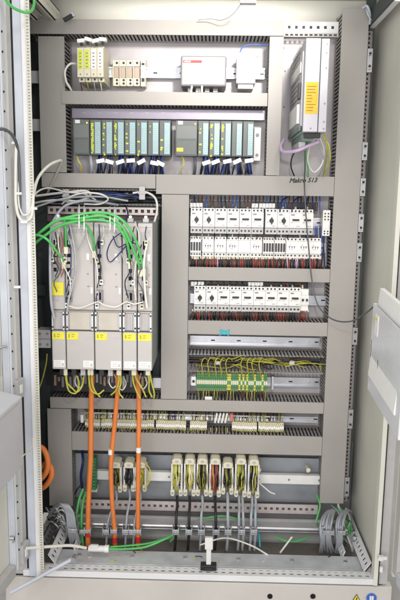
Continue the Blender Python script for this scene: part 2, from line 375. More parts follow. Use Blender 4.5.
# right door
A3 = math.radians(3)
rm = Matrix.Translation((XR+.047, YF-.02, 0)) @ Matrix.Rotation(A3, 4, 'Z')
m = MB(rm); m.box(.018, .022, -.95, 0, zd0, zpt); m.box(0, .022, -.016, 0, zd0, zpt); rd = m.build('door', ENC, cab, .001)
m = MB(rm); m.box(-.004, .017, -.055, -.020, zd0+.02, zpt); m.build('door_frame', LGREY, rd, .002)
m = MB(rm); m.box(-.004, .017, -.9, -.058, zd0+.004, zd0+.04); m.build('door_frame', BLUEG, rd, .002)
for py in (556, 567):
    p = P(377, py, YF); MB().cyl((XR+.018, YF-.012), .0055, p.z-.008, p.z+.008, 0, 12, 'z').build('hinge', PAPER, rd)
tag(MB().box(0, .022, -.004, .004, -.005, .005).cyl((0, 0), .007, -.006, .006, 0, 12).build('hinge_bolt', WHITE, None, .001, P(380, 558, YF-.03)), 'small white bolt bridging the right door gap near the bottom', 'bolt')
# document pocket on right door, cloudy plastic with papers
f0 = P(373.5, 303, -.47); pm = Matrix.Translation((f0.x, -.47, f0.z)) @ Matrix.Rotation(math.radians(-1.5), 4, 'Z') @ Matrix.Rotation(math.radians(3), 4, 'X')
m = MB(pm); H1 = .245
m.prism([(0, 0), (.085, 0), (.085, -H1), (.0, -H1)], -.34, -.337, 0)
for zz in (-.05, -.20): m.box(.085, .118, -.20, -.17, zz-.012, zz+.012)
m.box(0, .002, -.337, -.0, -H1, 0); m.box(.083, .085, -.337, 0, -H1, 0); m.box(.002, .083, -.337, 0, -H1, -H1+.002)
m.box(.002, .083, -.002, 0, -H1+.002, 0)
dp = m.build('document_pocket', CLEAR, None, .002); tag(dp, 'cloudy grey plastic document pocket on the right door, stuffed with papers', 'pocket')
for z0, z1, y0, y1 in ((-.15, -.10, -.012, -.010), (-.2, -.13, -.10, -.098)):
    MB(pm).box(-.0008, 0, y0, y1, z0, z1).build('slot', DARK, dp)
MB(pm).box(-.001, 0, -.075, -.04, -.075, -.02, 0).box(-.0018, -.001, -.07, -.045, -.035, -.028, 1).build('pocket_label', [PAPER, YEL], dp)
pp = MB(pm @ Matrix.Rotation(math.radians(4), 4, 'Y')); pp.box(.01, .022, -.30, -.01, -.20, .045); tag(pp.build('manual', PAPER, None, .001), 'white manual sticking up out of the door pocket, nearest its open side', 'manual')
pp = MB(pm @ Matrix.Rotation(math.radians(10), 4, 'Y')); pp.box(.034, .046, -.30, -.03, -.20, .03); tag(pp.build('paper_bundle', WHITE, None, .001), 'folded bundle of white papers behind the manual in the door pocket', 'papers')

# ------------------------------------------------------------------ wiring ducts
def duct(label, x0, x1, z0, z1, vert=False, cover=True, proud=0, pitch=.0125, ends=()):
    o = thing('wiring_duct', label, 'cable duct', ((x0+x1)/2, YP, (z0+z1)/2), 'grey slotted wiring ducts')
    L = (z1-z0) if vert else (x1-x0); W = (x1-x0) if vert else (z1-z0)
    M_ = Matrix.Rotation(-math.pi/2, 4, 'Y') if vert else Matrix.Identity(4)
    b = MB(M_); h = YP-.004
    b.box(-L/2, L/2, -.002, 0, -W/2+.002, W/2-.002)
    for sg in (-1, 1):
        zz = (W/2-.0035)*sg
        b.box(-L/2, L/2, -.016, -.002, zz-.0009, zz+.0009)
        n = int(L/pitch)
        for k in range(n):
            xx = -L/2+(L-n*pitch)/2+(k+.5)*pitch
            b.box(xx-.0034, xx+.0034, -h+.011, -.016, zz-.0009, zz+.0009)
            b.box(xx-.0049, xx+.0049, -h, -h+.011, zz-.0009, zz+.0009)
    b.build('slotted_base', DUCT, o)
    if cover:
        c = MB(M_); yc = -YP-proud; c.box(-L/2+.0004, L/2-.0004, yc, yc+.002, -W/2, W/2)
        for sg in (-1, 1): c.box(-L/2+.0004, L/2-.0004, yc+.002, yc+.0055+proud, sg*W/2, sg*(W/2-.0016))
        c.build('cover', DUCT, o, .0009)
    # wires filling the duct, coloured dark to give the slots their shade
    f = MB(M_); rd_ = random.Random(int(abs(x0*991)+abs(z0*777)))
    rw = min(.0105, W*.155) if cover else .007; hz = W/2-.0075-rw
    for k in range(12 if cover else 3):
        yy = -.015-.021*(k//3)-rd_.uniform(0, .006); zz = hz*((k % 3)-1)
        f.tube([(-L/2+.003, yy, zz), (-L/4, yy+rd_.uniform(-.004, .004), zz+rd_.uniform(-.002, .002)), (0, yy, zz), (L/4, yy+rd_.uniform(-.004, .004), zz), (L/2-.003, yy, zz)], rw, k % 4, 8, 4)
    w_ = f.build('duct_wires', [BLKC, DGRC, BLKC, NAVY], None, 0, o.location)
    tag(w_, 'dark wires filling the '+label.split(',')[0].replace(' with handwriting', '').replace(' full of cables', '').replace(' of yellow wires', ''), 'wires', 'wires inside the slotted ducts', 'stuff')
    return o
g = .0006
xr0, xr1 = .3985, .4845
duct('wide vertical duct running the full height beside the right side wall', xr0, xr1, Z(332, 503.5), Z(355, 8.2), True)
duct('horizontal duct across the very top above the white relays', -.62, .213, CAMZ+.515, CAMZ+.515+.046)
duct('vertical duct at the upper left beside the programmable controller', -.589, -.503, CAMZ+.071, CAMZ+.508, True)
duct('horizontal duct between the white relays and the programmable controller', -.515, .166, CAMZ+.294, CAMZ+.336, proud=.003)
duct('narrow vertical duct left of the metal power supply', .1675, .213, CAMZ+.0705, CAMZ+.5135, True)
duct('wide horizontal duct with handwriting, below the controller and power supply', -.181-.02, xr0-g, CAMZ+.0045, CAMZ+.0695)
duct('horizontal duct above the drives at the left, with cables lying below it', -.589, -.202, CAMZ+.022, CAMZ+.0695)
duct('open horizontal duct full of cables above the drives, its cover missing', -.575, -.185, CAMZ-.036, CAMZ+.0195, cover=False)
duct('vertical duct between the drives and the contactors', -.181, -.0885, CAMZ-.7155, CAMZ+.0035, True)
duct('horizontal duct between the two banks of motor starters', -.088, xr0-g, CAMZ-.2875, CAMZ-.2415)
duct('horizontal duct below the lower bank of motor starters', -.088, xr0-g, CAMZ-.477, CAMZ-.4285)
duct('open horizontal duct of yellow wires above the green terminals', -.088, xr0-g, Z(250, 373.5, 0), Z(250, 355, 0), cover=False)
duct('horizontal duct just above the row of small cream terminals', -.578, xr0-g, CAMZ-.7575, CAMZ-.717)
duct('vertical duct at the lower left beside the orange cable loop', -.589, -.503, Z(60, 506), CAMZ-.759, True)
duct('deep horizontal duct just above the cable connectors at the bottom', -.5025, xr0-g, CAMZ-.914, CAMZ-.8435)
# handwriting on the wide duct
hw = text('Makro 513', .021, INK, 'handwriting', None, (X(303, 180, -.0005), -.0006, Z(303, 180.5)), (math.pi/2, math.radians(-2), 0), .35, .0001, .0005)
tag(hw, 'handwritten black pen words on the wide grey duct under the power supply', 'writing')
# top right perforated rail
m = MB(Matrix.Translation((.216, .06, Z(300, 33, .06)))); m.strip(xr0-.216, .036, .003, .009, .024, 0, .009); m.box(.002, xr0-.218, .006, .010, .004, .032, 1)  # dark backing added to put shade into the perforations
tag(m.build('perforated_rail', [ENCW, ENCD]), 'cream perforated rail at the top above the metal power supply', 'rail')
m = MB(Matrix.Translation((.216, .05, Z(300, 37.5, .06)))); m.strip(xr0-.216, .012, .002, .010, .016, 0, .006)
tag(m.build('slotted_strip', LGREY), 'narrow slotted strip directly under the cream perforated top rail', 'rail')

# ------------------------------------------------------------------ DIN rails
def din(label, px0, px1, cx, cy, Y=.085, h=.035, holes=True):
    z = Z(cx, cy, Y); xa, xb = X(px0, cy, Y), X(px1, cy, Y); L = xb-xa
    o = MB(); 
    o.box(0, L, 0, .0012, h/2-.0045, h/2); o.box(0, L, 0, .0012, -h/2, -h/2+.0045)
    o.box(0, L, .0012, .008, h/2-.0057, h/2-.0045); o.box(0, L, .0012, .008, -h/2+.0045, -h/2+.0057)
    o.box(0, L, .008, .0092, -h/2+.0045, h/2-.0045)
    n = int(L/.085)
    for k in range(n):
        o.cyl(((k+.6)*L/n, 0), .0045, .0065, .008, 1, 12); o.box((k+.6)*L/n+.02, (k+.6)*L/n+.034, .0076, .008, -.0022, .0022, 2)
    return tag(o.build('din_rail', [DIN, STEEL, HOLE], None, 0, (xa, Y, z)), label, 'mounting rail', 'metal mounting rails')
din('metal rail carrying the white relays and grey rimmed box at the top', 78, 265, 200, 73)
din('metal rail behind the upper row of motor starters', 190, 322, 255, 222)
din('metal rail behind the small contactors with red wires below', 190, 326, 255, 247)
din('metal rail behind the lower bank of motor starters', 190, 327, 255, 299.5)
din('empty metal rail under the teal clip', 190, 320, 255, 341.5)
din('metal rail carrying the green and yellow terminals', 190, 320, 255, 381.5)
din('long metal rail above the small cream terminals', 81, 318, 200, 417.5, .03, .022)

# ------------------------------------------------------------------ top row: safety relays, box, terminal module
zc = P(95, 62, -.02)
for k in range(4):
    cx = 80.3+k*6.6
    p = P(cx, 62.5, -.03)
    w_ = 6.5*.00337; h_ = 27*.00337
    o = thing('safety_relay', ['cream relay with yellow green label, leftmost of the top row', 'cream relay with yellow green label, second from the left at the top', 'cream relay with pale grey label, third in the top row', 'cream relay with pale label beside the empty relay bases'][k], 'relay', (p.x, YP, p.z), 'cream relays side by side')
    D_ = YP+.03
    b = MB(); b.box(-w_/2+.0004, w_/2-.0004, -D_, -.01, -h_/2, h_/2)
    b.box(-w_/2+.001, w_/2-.001, -D_+.02, -.01, -h_/2-.012, -h_/2); b.box(-w_/2+.001, w_/2-.001, -D_+.02, -.01, h_/2, h_/2+.008)
    b.cyl((0, -h_/2-.004), .0035, -D_+.018, -D_+.03, 1, 8)
    b.build('housing', [CREAM, DARK], o, .0012)
    l = MB(); l.box(-w_/2+.004, w_/2-.004, -D_-.0008, -D_, -.020, h_/2-.006, 0)
    for j in range(5): l.box(-.003, .003, -D_-.0014, -D_-.0008, -.015+j*.0105, -.011+j*.0105, 1)
    l.build('label_strip', [LIME if k < 2 else PAPER, MGREY], o)
    MB().cyl((0, -h_/2+.009), .0026, -D_-.001, -D_, 0, 8).build('button', MGREY, o)
    # plug on top
    pp_ = MB(Matrix.Rotation(math.radians((-6, 14, -12, 4)[k]), 4, 'Y')); pp_.box(-.012, .012, -.012, .012, -.006, .006); pp_.box(-.004, .004, -.006, .006, -.014, -.006, 1)
    tag(pp_.build('plug', [PAPER, DARK], None, .002, (p.x+.004+.002*k, -.03, p.z+h_/2+.020+(.004 if k % 2 else 0))), 'small white plug with black tip on top of the '+['leftmost', 'second', 'third', 'rightmost'][k]+' cream relay', 'plug', 'white plugs on the relays')
    cable('wire', 'short '+['brown', 'yellowish', 'grey', 'white'][k]+' wire from under the '+['leftmost', 'second', 'third', 'rightmost'][k]+' cream relay down into the duct', 'wire', [BRNW, OLIV, GREYC, WHTC][k], .0022, [(cx, 77, .02), (cx+.5, 83, .0), (cx+1.5, 90, .02), (cx+2, 96, .04)])
for k in range(4):
    cx = 113.8+k*6.9
    p = P(cx, 70, .02); w_ = 6.6*.0035; h_ = 24*.0035
    o = thing('relay_base', 'flat cream relay base, '+['first', 'second', 'third', 'last'][k]+' to the right of the relays', 'relay base', (p.x, YP, p.z), 'flat cream relay bases')
    b = MB(); b.box(-w_/2+.0005, w_/2-.0005, -.045, -.01, -h_/2, -h_/2+.026); b.box(-w_/2+.0005, w_/2-.0005, -.045, -.01, h_/2-.020, h_/2)
    b.box(-w_/2+.0005, w_/2-.0005, -.030, -.01, -h_/2+.026, h_/2-.020)
    b.box(-w_/2+.0005, -w_/2+.003, -.052, -.01, -h_/2, h_/2)
    for zz in (-h_/2+.008, -h_/2+.019, h_/2-.009): b.cyl((.002, zz), .0042, -.0462, -.045, 1, 10)
    b.build('base', [CREAM, DARK], o, .001)
    MB().box(-w_/2+.003, w_/2, -.036, -.030, -h_/2+.028, h_/2-.022).build('contact_block', mat('pale_brown', (.45, .36, .30), .5) if k == 0 else MATS['pale_brown'], o)
p = P(141.5, 70, .02); e = MB().box(-.008, .008, -.055, -.01, -.045, .045).box(-.005, .005, -.057, -.055, .024, .031, 1).box(-.005, .005, -.057, -.055, -.030, -.018, 1)
tag(e.build('end_clamp', [CREAM, DARK], None, .002, (p.x, YP, p.z)), 'cream end clamp closing the row of relay bases', 'clamp')
cable('cable', 'white cable looping beside the leftmost cream relay at the upper left', 'cable', WHTC, .0038, [(77, 64, .0), (70, 64, -.02), (65, 71, -.02), (66, 81, -.02), (70, 88, -.01), (73, 94, .02)])
# grey rimmed box
p = P(203.5, 71, -.0)
o = thing('interface_box', 'white box with grey rim and a red stripe on the top rail', 'module', (p.x, YP, p.z))
w_, h_ = 44*.00342, 28*.00342
MB().box(-w_/2, w_/2, -YP, -.01, -h_/2, h_/2).build('housing', MGREY, o, .006)
fr = MB().box(-w_/2+.006, w_/2-.006, -YP-.0035, -YP, -h_/2+.005, h_/2-.005).build('front_cover', WHITE, o, .002)
MB().box(-w_/2+.008, -w_/2+.008+.062, -YP-.0045, -YP-.0036, .024, .033).build('stripe', RED, fr)
lg = MB()
for k, (a_, b_) in enumerate(((0, 4), (5, 11), (12, 16), (17, 21))): lg.box(-w_/2+.012+a_*.001, -w_/2+.012+b_*.001, -YP-.0050, -YP-.0045, .0265, .0305 if k % 2 else .0295)
lg.build('logo', PAPER, fr)
b = MB()
for k, xx in enumerate((-.045, -.018, .012, .040)): b.box(xx-.008, xx+.008, -.075, -.03, -h_/2-.012, -h_/2, k > 1)
b.build('connector', [WHITE, LGREY], o, .001)
p = P(246.5, 71, -.0)
o = thing('terminal_module', 'small white rail module with grey terminals right of the grey rimmed box', 'module', (p.x, YP, p.z))
MB().box(-.032, .032, -.085, -.01, -.018, .052).box(-.010, .010, -.09, -.085, .0, .04).build('housing', WHITE, o, .003)
MB().box(-.032, .032, -.088, -.01, -.034, -.0185).box(-.026, .026, -.080, -.01, -.050, -.0345, 0).cyl((-.012, -.042), .006, -.083, -.08, 1, 10).build('terminal_row', [LGREY, WHITE], o, .002)
cable('cable', 'blue cable curving over the white terminal module at the top', 'cable', BLUW, .0022, [(240, 52, .0), (243, 47, .0), (250, 44.5, .0), (260, 44.5, .0), (267, 46, .02)])
cable('thin_cable', 'pale cable hanging down under the grey rimmed box', 'cable', WHTC, .0035, [(192, 86, -.0), (191, 92, -.005), (190.5, 97, .02)])
cable('thin_cable', 'second pale cable hanging under the grey rimmed box, nearer its middle', 'cable', WHTC, .0035, [(202, 86, -.0), (202, 92, -.005), (203, 97, .02)])

# ------------------------------------------------------------------ programmable controller
tag(MB().pb(72, 109.5, 265, 119, .06, .08).build('rack_rail', mat('rack_rail_metal', (.30, .27, .33), .4, .4, .1, 20)), 'dark metal rack rail behind the controller modules', 'rail')
for k in range(11):
    p = P(84+k*15.8, 112.8, .059); tag(MB().box(-.007, .007, 0, .0008, -.0016, .0016).build('slot_mark', LGREY, None, 0, (p.x, .0592, p.z)), 'tiny pale mark on the rack rail, '+ORD[k]+' from the left', 'marking', 'pale marks on the rack rail')
YM = -.012; sM = (DIST+YM)/F
zpl = Z(160, 138, YM); HM = 33.6*sM
def plc_psu(px0, px1, label, ytag):
    x0_, x1_ = X(px0, 138, YM), X(px1, 138, YM); w = x1_-x0_
    o = thing('power_module', label, 'controller module', ((x0_+x1_)/2, YM, zpl))
    b = MB(); b.box(-w/2, w/2-.0005, 0, .07, -HM/2, HM/2); b.build('housing', PLCG, o, .0015)
    d = MB().box(-w/2+.003, w/2-.003, -.0025, 0, -HM/2+.004, -.006); d.build('flap', PLCG, o, .0012)
    d = MB().box(-w/2+.003, w/2-.003, -.0015, 0, -.002, HM/2-.016); d.build('front_panel', mat('plc_panel', (.16, .17, .165), .4) if 'plc_panel' not in MATS else MATS['plc_panel'], o, .001)
    MB().box(-w/2+.008, -w/2+.024, -.0025, -.0015, HM/2-.013, HM/2-.002).build('type_label', PAPER, o)
    MB().box(w/2-.010, w/2-.0055, -.0025, -.0015, HM/2-.013, HM/2-.009).build('status_light', LED, o)
    if ytag: MB().box(-w/2+.004, -w/2+.026, -.004, -.0025, -HM/2+.014, -HM/2+.026).build('sticker', YEL, o)
plc_psu(73, 89.5, 'dark grey controller power module at the left end of the controller', False)
plc_psu(175.5, 197.5, 'dark grey controller module with a yellow sticker in the middle of the controller', True)
def plc_module(px0, px1, label, leds, seed):
    x0_, x1_ = X(px0, 138, YM), X(px1, 138, YM); w = x1_-x0_; rnd = random.Random(seed)
    o = thing('input_output_module', label, 'controller module', ((x0_+x1_)/2, YM, zpl), 'dark controller modules with pale blue strips')
    b = MB(); b.box(-w/2+.0003, w/2-.0006, 0, .08, -HM/2, HM/2); b.box(-w/2+.001, -w/2+.0155, -.002, 0, -HM/2+.002, HM/2-.004)
    b.build('housing', PLCG, o, .0012)
    s_ = MB(); s_.box(-w/2+.0175, w/2-.003, -.004, 0, -HM/2+.005, HM/2-.008, 0)
    for j in range(16): s_.box(-w/2+.019, w/2-.0045, -.0044, -.004, -HM/2+.012+j*.0062, -HM/2+.0125+j*.0062, 1)
    s_.box(-w/2+.0165, -w/2+.0175, -.003, 0, -HM/2+.003, HM/2-.006, 2)
    s_.build('label_strip', [CYAN, PLCG, LGREY], o, .0006)
    l = MB(); any_ = False
    for j in range(17):
        zz = HM/2-.014-j*.0062
        if rnd.random() < leds: l.box(-w/2+.004+rnd.choice((0, 0, .003)), -w/2+.0095+rnd.choice((0, .003)), -.0027, -.002, zz-.0028, zz+.0024); any_ = True
    if any_: l.build('status_marker', LIME, o)
for k in range(7):
    plc_module(90+k*11.55, 101.45+k*11.55, 'dark controller module with pale blue strip, '+ORD[k]+' in the left half', (.9, .55, .7, .5, .25, .12, .06)[k], 10+k)
for k in range(5):
    plc_module(198+k*11.2, 209+k*11.2, 'dark controller module with pale blue strip, '+ORD[k]+' in the right half', (.12, .4, .45, .05, .05)[k], 30+k)
p = P(257.5, 144, .02)
o = thing('bus_connector', 'slim white rail module with grey screws at the right end of the controller', 'module', (p.x, .03, p.z))
MB().box(-.012, .012, 0, .05, -.055, .055).build('housing', WHITE, o, .002)
MB().cyl((0, .030), .006, -.003, 0, 0, 12).cyl((0, -.036), .005, -.003, 0, 0, 12).build('screw', MGREY, o)
# cables below the controller with tags
xs = [101, 110, 121, 131, 142, 153, 159, 205, 216, 227, 238, 249]
for k, cx in enumerate(xs):
    o = thing('wire_harness', 'dark blue wire bundle under the controller, '+(ORD[k]+' from the left end' if k < 7 else ORD[k-7]+' under the right half'), 'wires', P(cx, 154, .03), 'dark blue wire bundles under the controller')
    org = Vector(o.location)
    for j in range(8):
        dx = random.uniform(-2.8, 2.8); e = random.uniform(-4.5, 3)
        pts = [P(cx+dx*.6, 153, .035), P(cx+dx, 159, -.005+random.uniform(-.008, .01)), P(cx+dx+e*.5, 166, .0), P(cx+dx+e, 174, .03)]
        MB().tube([q-org for q in pts], .0024, 0, 6, 5).build('wire', [NAVY, BLKC, NAVY, BLUW, NAVY, DGRC, BLKC, NAVY][j], o)
    p = P(cx+random.uniform(-1, 1.5), 162+random.uniform(-1.5, 1.5), -.018)
    b = MB(Matrix.Rotation(random.uniform(-.5, .5), 4, 'Y')); b.box(-.014, .014, 0, .002, -.0065, .0065)
    t_ = b.build('tag', PAPER, o, 0, p-org)
cable('cable', 'yellow and brown wire pair under the left power module', 'wire', TYEL, .0025, [(77, 153, .02), (78, 160, -.01), (81, 166, .0), (80, 175, .03)])
cable('cable', 'grey cable under the first controller module', 'cable', GREYC, .006, [(90, 153, .02), (91, 161, -.01), (91.5, 168, -.005), (91, 176, .03)])
cable('cable', 'yellow wire hanging under the middle controller module', 'wire', TYEL, .0022, [(181, 154, .02), (184, 162, -.01), (181, 169, .0), (182, 176, .03)])
cable('cable', 'grey cable under the middle controller module', 'cable', DGRC, .005, [(194, 153, .02), (195, 161, -.01), (195, 168, -.005), (194, 176, .03)])

# ------------------------------------------------------------------ metal power supply
YS = -.24
a = P(306, 38, YS); xa = X(304.5, 85, YS); xb = X(328.5, 85, YS); z1 = Z(317, 38, YS); z0 = Z(315, 132, YS)
o = thing('power_supply', 'tall silver metal power supply with an orange sticker at the upper right', 'power supply', ((xa+xb)/2, YP, (z0+z1)/2))
w2, h2, D_ = (xb-xa)/2, (z1-z0)/2, YP-YS
PSM = mat('psu_metal', (.50, .49, .53), .42, .35, .06, 10)
b = MB(); b.box(-w2, .25*w2, -D_, -.004, -h2, h2); b.box(.25*w2+.002, w2, -D_+.004, -.004, -h2, h2)
for zz in (-h2+.01, -h2+.03, -.05, .05, h2-.04, h2-.015): b.cyl((w2-.008, zz), .0025, -D_+.002, -D_+.004, 1, 8)
for zz in (-h2+.01, h2-.012): b.cyl((-.012, zz), .0025, -D_-.0015, -D_, 1, 8)
b.build('housing', [PSM, MGREY], o, .002)
st = MB().box(-w2+.004, .006, -D_-.001, -D_, -.080, .010).build('warning_sticker', ORS, o)
for j in range(9): MB().box(-w2+.008, .001-random.uniform(0, .014), -D_-.0013, -D_-.001, -.072+j*.0085, -.0695+j*.0085).build('text_line', mat('sticker_ink', (.35, .18, .02), .6) if 'sticker_ink' not in MATS else MATS['sticker_ink'], st)
mat('psu_board', (.16, .24, .19), .45, 0, .3, 90)
b = MB(); b.box(-w2-.004, -w2, -D_+.03, -.03, -h2+.02, h2-.03, 0)
for i in range(9):
    for j in range(16): b.box(-w2-.0046, -w2-.004, -D_+.10+i*.022, -D_+.108+i*.022, -h2+.03+j*.015, -h2+.037+j*.015, 1)
b.box(-w2-.010, -w2-.004, -D_+.045, -D_+.085, -.03, .015, 1); b.box(-w2-.008, -w2-.004, -D_+.05, -.06, .045, .075, 2); b.box(-w2-.012, -w2-.004, -D_+.06, -.08, -h2+.03, -.045, 2)
b.box(-w2-.009, -w2-.004, -D_+.02, -.05, -h2+.005, -h2+.018, 3)
b.build('terminal_side', [PSM, DARK, WHITE, MATS['psu_board']], o, .001)
b = MB(); b.box(-w2+.004, w2-.03, -D_+.06, -.05, -h2-.022, -h2, 0); b.box(-w2+.010, w2-.012, -D_+.03, -D_+.05, -h2-.014, -h2, 1); b.box(-w2, -w2+.02, -D_+.08, -.1, -h2-.04, -h2-.022, 2)
b.build('connector', [MATS['psu_board'], DARK, LGREY], o, .001)
cable('cable', 'thick violet cable looping left out of the bottom of the power supply', 'cable', VIO, .0055, [(318, 142, -.16), (308, 146, -.17), (296, 151, -.16), (284, 152, -.1), (281, 147, -.05), (284, 140, .0)])
for k, (mt, nm, pts) in enumerate([
    (YGW, 'bright yellow green wire hanging in a bow beside the right duct', [(323, 136, -.1), (329, 146, -.1), (330, 160, -.08), (326, 172, -.02), (322, 178, .02)]),
    (GRN, 'green wire dropping straight below the power supply', [(306, 143, -.1), (306, 155, -.08), (308, 168, -.04), (308, 179, .01)]),
    (WHTC, 'white wire forming a wide loop below the power supply', [(312, 140, -.12), (309, 150, -.1), (308, 162, -.08), (314, 172, -.06), (322, 164, -.06), (324, 150, -.08), (320, 138, -.12)]),
    (BLKC, 'black cable bowed under the green corner of the power supply', [(300, 146, -.1), (293, 155, -.07), (291, 166, -.03), (295, 178, .02)]),
    (OLIV, 'olive wire beside the yellow green one under the power supply', [(325, 134, -.1), (327, 150, -.1), (325, 168, -.04), (323, 178, .02)]),
    (GREYC, 'grey wire curving below the power supply towards the duct', [(316, 140, -.1), (322, 152, -.08), (324, 165, -.05), (318, 178, .02)])]):
    cable('wire', nm, 'wire', mt, .0024, pts)
for px, py in ((285, 71), (284, 107), (283.5, 48)):
    p = P(px, py, YP); tag(MB().cyl((0, 0), .0035, -.002, 0, 0, 10).build('plate_screw', MGREY, None, 0, (p.x, YP+.002, p.z)), 'small screw in the bare plate left of the power supply, at '+{71: 'mid height', 107: 'its lowest spot', 48: 'its highest spot'}[py], 'screw', 'screws in the bare plate')

# ------------------------------------------------------------------ motor starters and contactors
STW = .0413
def make_starter(kind):
    o = thing('motor_starter', 'x', 'motor starter', (0, 0, 0)); W = STW/2-.0004
    b = MB(); b.box(-W, W, -.070, .025, -.043, .043); b.box(-W, W, -.082, -.070, -.020, .031)
    for k in range(3):
        xx = (-.0125, 0, .0125)[k]
        b.cyl((xx, .037), .0034, -.0712, -.070, 1, 10); b.box(xx-.0042, xx+.0042, -.06, -.02, .0425, .046, 1)
    b.build('housing', [WHITE, DARK], o, .0015)
    t_ = MB(); t_.box(-W, W, -.078, -.0705, -.0425, -.0215)
    for k in range(3): t_.cyl(((-.0125, 0, .0125)[k], -.032), .0036, -.0790, -.078, 1, 10)
    t_.build('terminal_cover', [LGREY, DARK], o, .001)
    k_ = MB()
    if kind == 'rotary':
        k_.cyl((0, .004), .0075, -.086, -.082, 0, 16); k_.prism([(-.0052, .004), (0, -.0095), (.0052, .004), (0, .0175)], -.095, -.086, 0)
    else:
        k_.box(-.0115, .0115, -.088, -.082, .0045, .0105, 0); k_.box(-.006, .006, -.093, -.088, .005, .010, 0)
    k_.build('knob', DARK, o, .0008)
    l = MB(); l.box(-.015, -.010, -.0825, -.082, -.004, .001, 0); l.box(-.016, -.004, -.0825, -.082, .022, .027, 1); l.box(.003, .014, -.0825, -.082, -.016, -.012, 0)
    l.build('marking', [LGREY, MGREY], o)
    return o
def make_contactor(kind):
    W_ = STW/2-.0004; n = 1
    o = thing('contactor', 'x', 'contactor', (0, 0, 0)); W = W_ if kind != 'relay' else .0190
    b = MB(); b.box(-W, W, -.058, .025, -.036, .034); b.box(-W, W, -.070, -.058, -.020, .022)
    for k in range(3 if kind != 'relay' else 4):
        xx = (k-1)*.0125 if kind != 'relay' else (k-1.5)*.0093
        for zz in (.0285, -.0275): b.cyl((xx, zz), .0030, -.0592, -.058, 1, 10)
    b.build('housing', [WHITE, DARK], o, .0013)
    if kind == 'relay':
        k_ = MB()
        for k in range(4): k_.box((k-1.5)*.0093-.0031, (k-1.5)*.0093+.0031, -.074, -.070, -.014, .015)
        k_.build('contact_window', DARK, o, .0006)
    elif kind == 'blank':
        MB().box(-.012, .012, -.0715, -.070, -.006, .008).build('name_plate', PAPER, o, .0006)
    else:
        k_ = MB(); k_.box(-.0125, .0125, -.0708, -.070, -.012, .014, 0)
        for xx in (-.009, 0, .008): k_.box(xx-.0028, xx+.0028, -.0713, -.0708, .003, .0052, 1); k_.box(xx-.0008, xx+.0008, -.0713, -.0708, -.003, .003, 1)
        k_.box(-.008, .004, -.0713, -.0708, -.0065, -.0055, 2); k_.box(-.009, -.004, -.0713, -.0708, .0085, .0105, 2)
        k_.build('name_plate', [PAPER, INK, MGREY], o)
    return o
proto = {('s', 'rotary'): make_starter('rotary'), ('s', 'bar'): make_starter('bar'), ('c', 'relay'): make_contactor('relay'), ('c', 'std'): make_contactor('std'), ('c', 'blank'): make_contactor('blank')}
used = set()
def put(key, label, x, y, z, group):
    src = proto[key]
    if key in used: o = tree(src)
    else: o = src; used.add(key)
    o.location = (x, y, z); o['label'] = label; o['group'] = group
zA = Z(250, 221.5, 0); KA = [('rotary', 196.5), ('rotary', 208.8), ('bar', 221), ('bar', 233.2), ('bar', 245.5), ('bar', 257.7), ('rotary', 271.5), ('rotary', 283.7), ('bar', 295.8), ('bar', 307.5)]
for k, (kd, cx) in enumerate(KA):
    put(('s', kd), 'white motor starter with black '+('diamond turning knob' if kd == 'rotary' else 'flat bar switch')+', '+ORD[k]+' in the upper bank', X(cx, 221.5, -.005), .078, zA, 'motor starters in the upper bank')
zB = Z(250, 247.5, 0)
KB = [('relay', 195.5), ('std', 208), ('std', 220.3), ('std', 232.5), ('blank', 244.5), ('std', 256.5), ('relay', 268.8), ('relay', 280.4), ('std', 292.5), ('std', 304.3), ('std', 316)]
for k, (kd, cx) in enumerate(KB):
    put(('c', kd), 'white '+{'relay': 'relay with four black windows', 'std': 'contactor with printed name plate', 'blank': 'contactor with blank name plate'}[kd]+', '+ORD[k]+' in the row above the red wires', X(cx, 247.5, 0), .082, zB, 'contactors under the upper motor starters')
zC = Z(250, 299.5, 0); KC = [('rotary', 199.8), ('rotary', 211.8)]+[('bar', 223.7+k*11.9) for k in range(7)]
for k, (kd, cx) in enumerate(KC):
    put(('s', kd), 'white motor starter with black '+('diamond turning knob' if kd == 'rotary' else 'flat bar switch')+', '+ORD[k]+' in the lower bank', X(cx, 299.5, -.005), .078, zC, 'motor starters in the lower bank')
p = P(304.3, 300, .01)
o = thing('circuit_breaker', 'narrow white double circuit breaker at the right end of the lower bank', 'circuit breaker', (p.x, .07, zC))
MB().box(-.0145, .0145, -.06, 0, -.038, .038).box(-.0145, .0145, -.07, -.06, -.016, .018).build('housing', WHITE, o, .001)
for xx in (-.007, .007): MB().box(xx-.003, xx+.003, -.080, -.07, -.002, .006).build('toggle', DARK, o, .001)
p = P(326, 223, .03)
o = thing('slim_relay', 'slim white terminal relay standing apart at the right end of the upper bank', 'relay', (p.x, .07, p.z))
b = MB(); b.box(-.013, .013, -.05, 0, -.044, .044)
for zz in (-.036, -.028, .012, .022, .032):
    for xx in (-.0055, .0055): b.cyl((xx, zz), .0028, -.0512, -.05, 1, 8)
b.build('housing', [WHITE, DARK], o, .002)
MB().box(-.008, .008, -.052, -.05, -.018, .004).build('label_strip', PAPER, o)
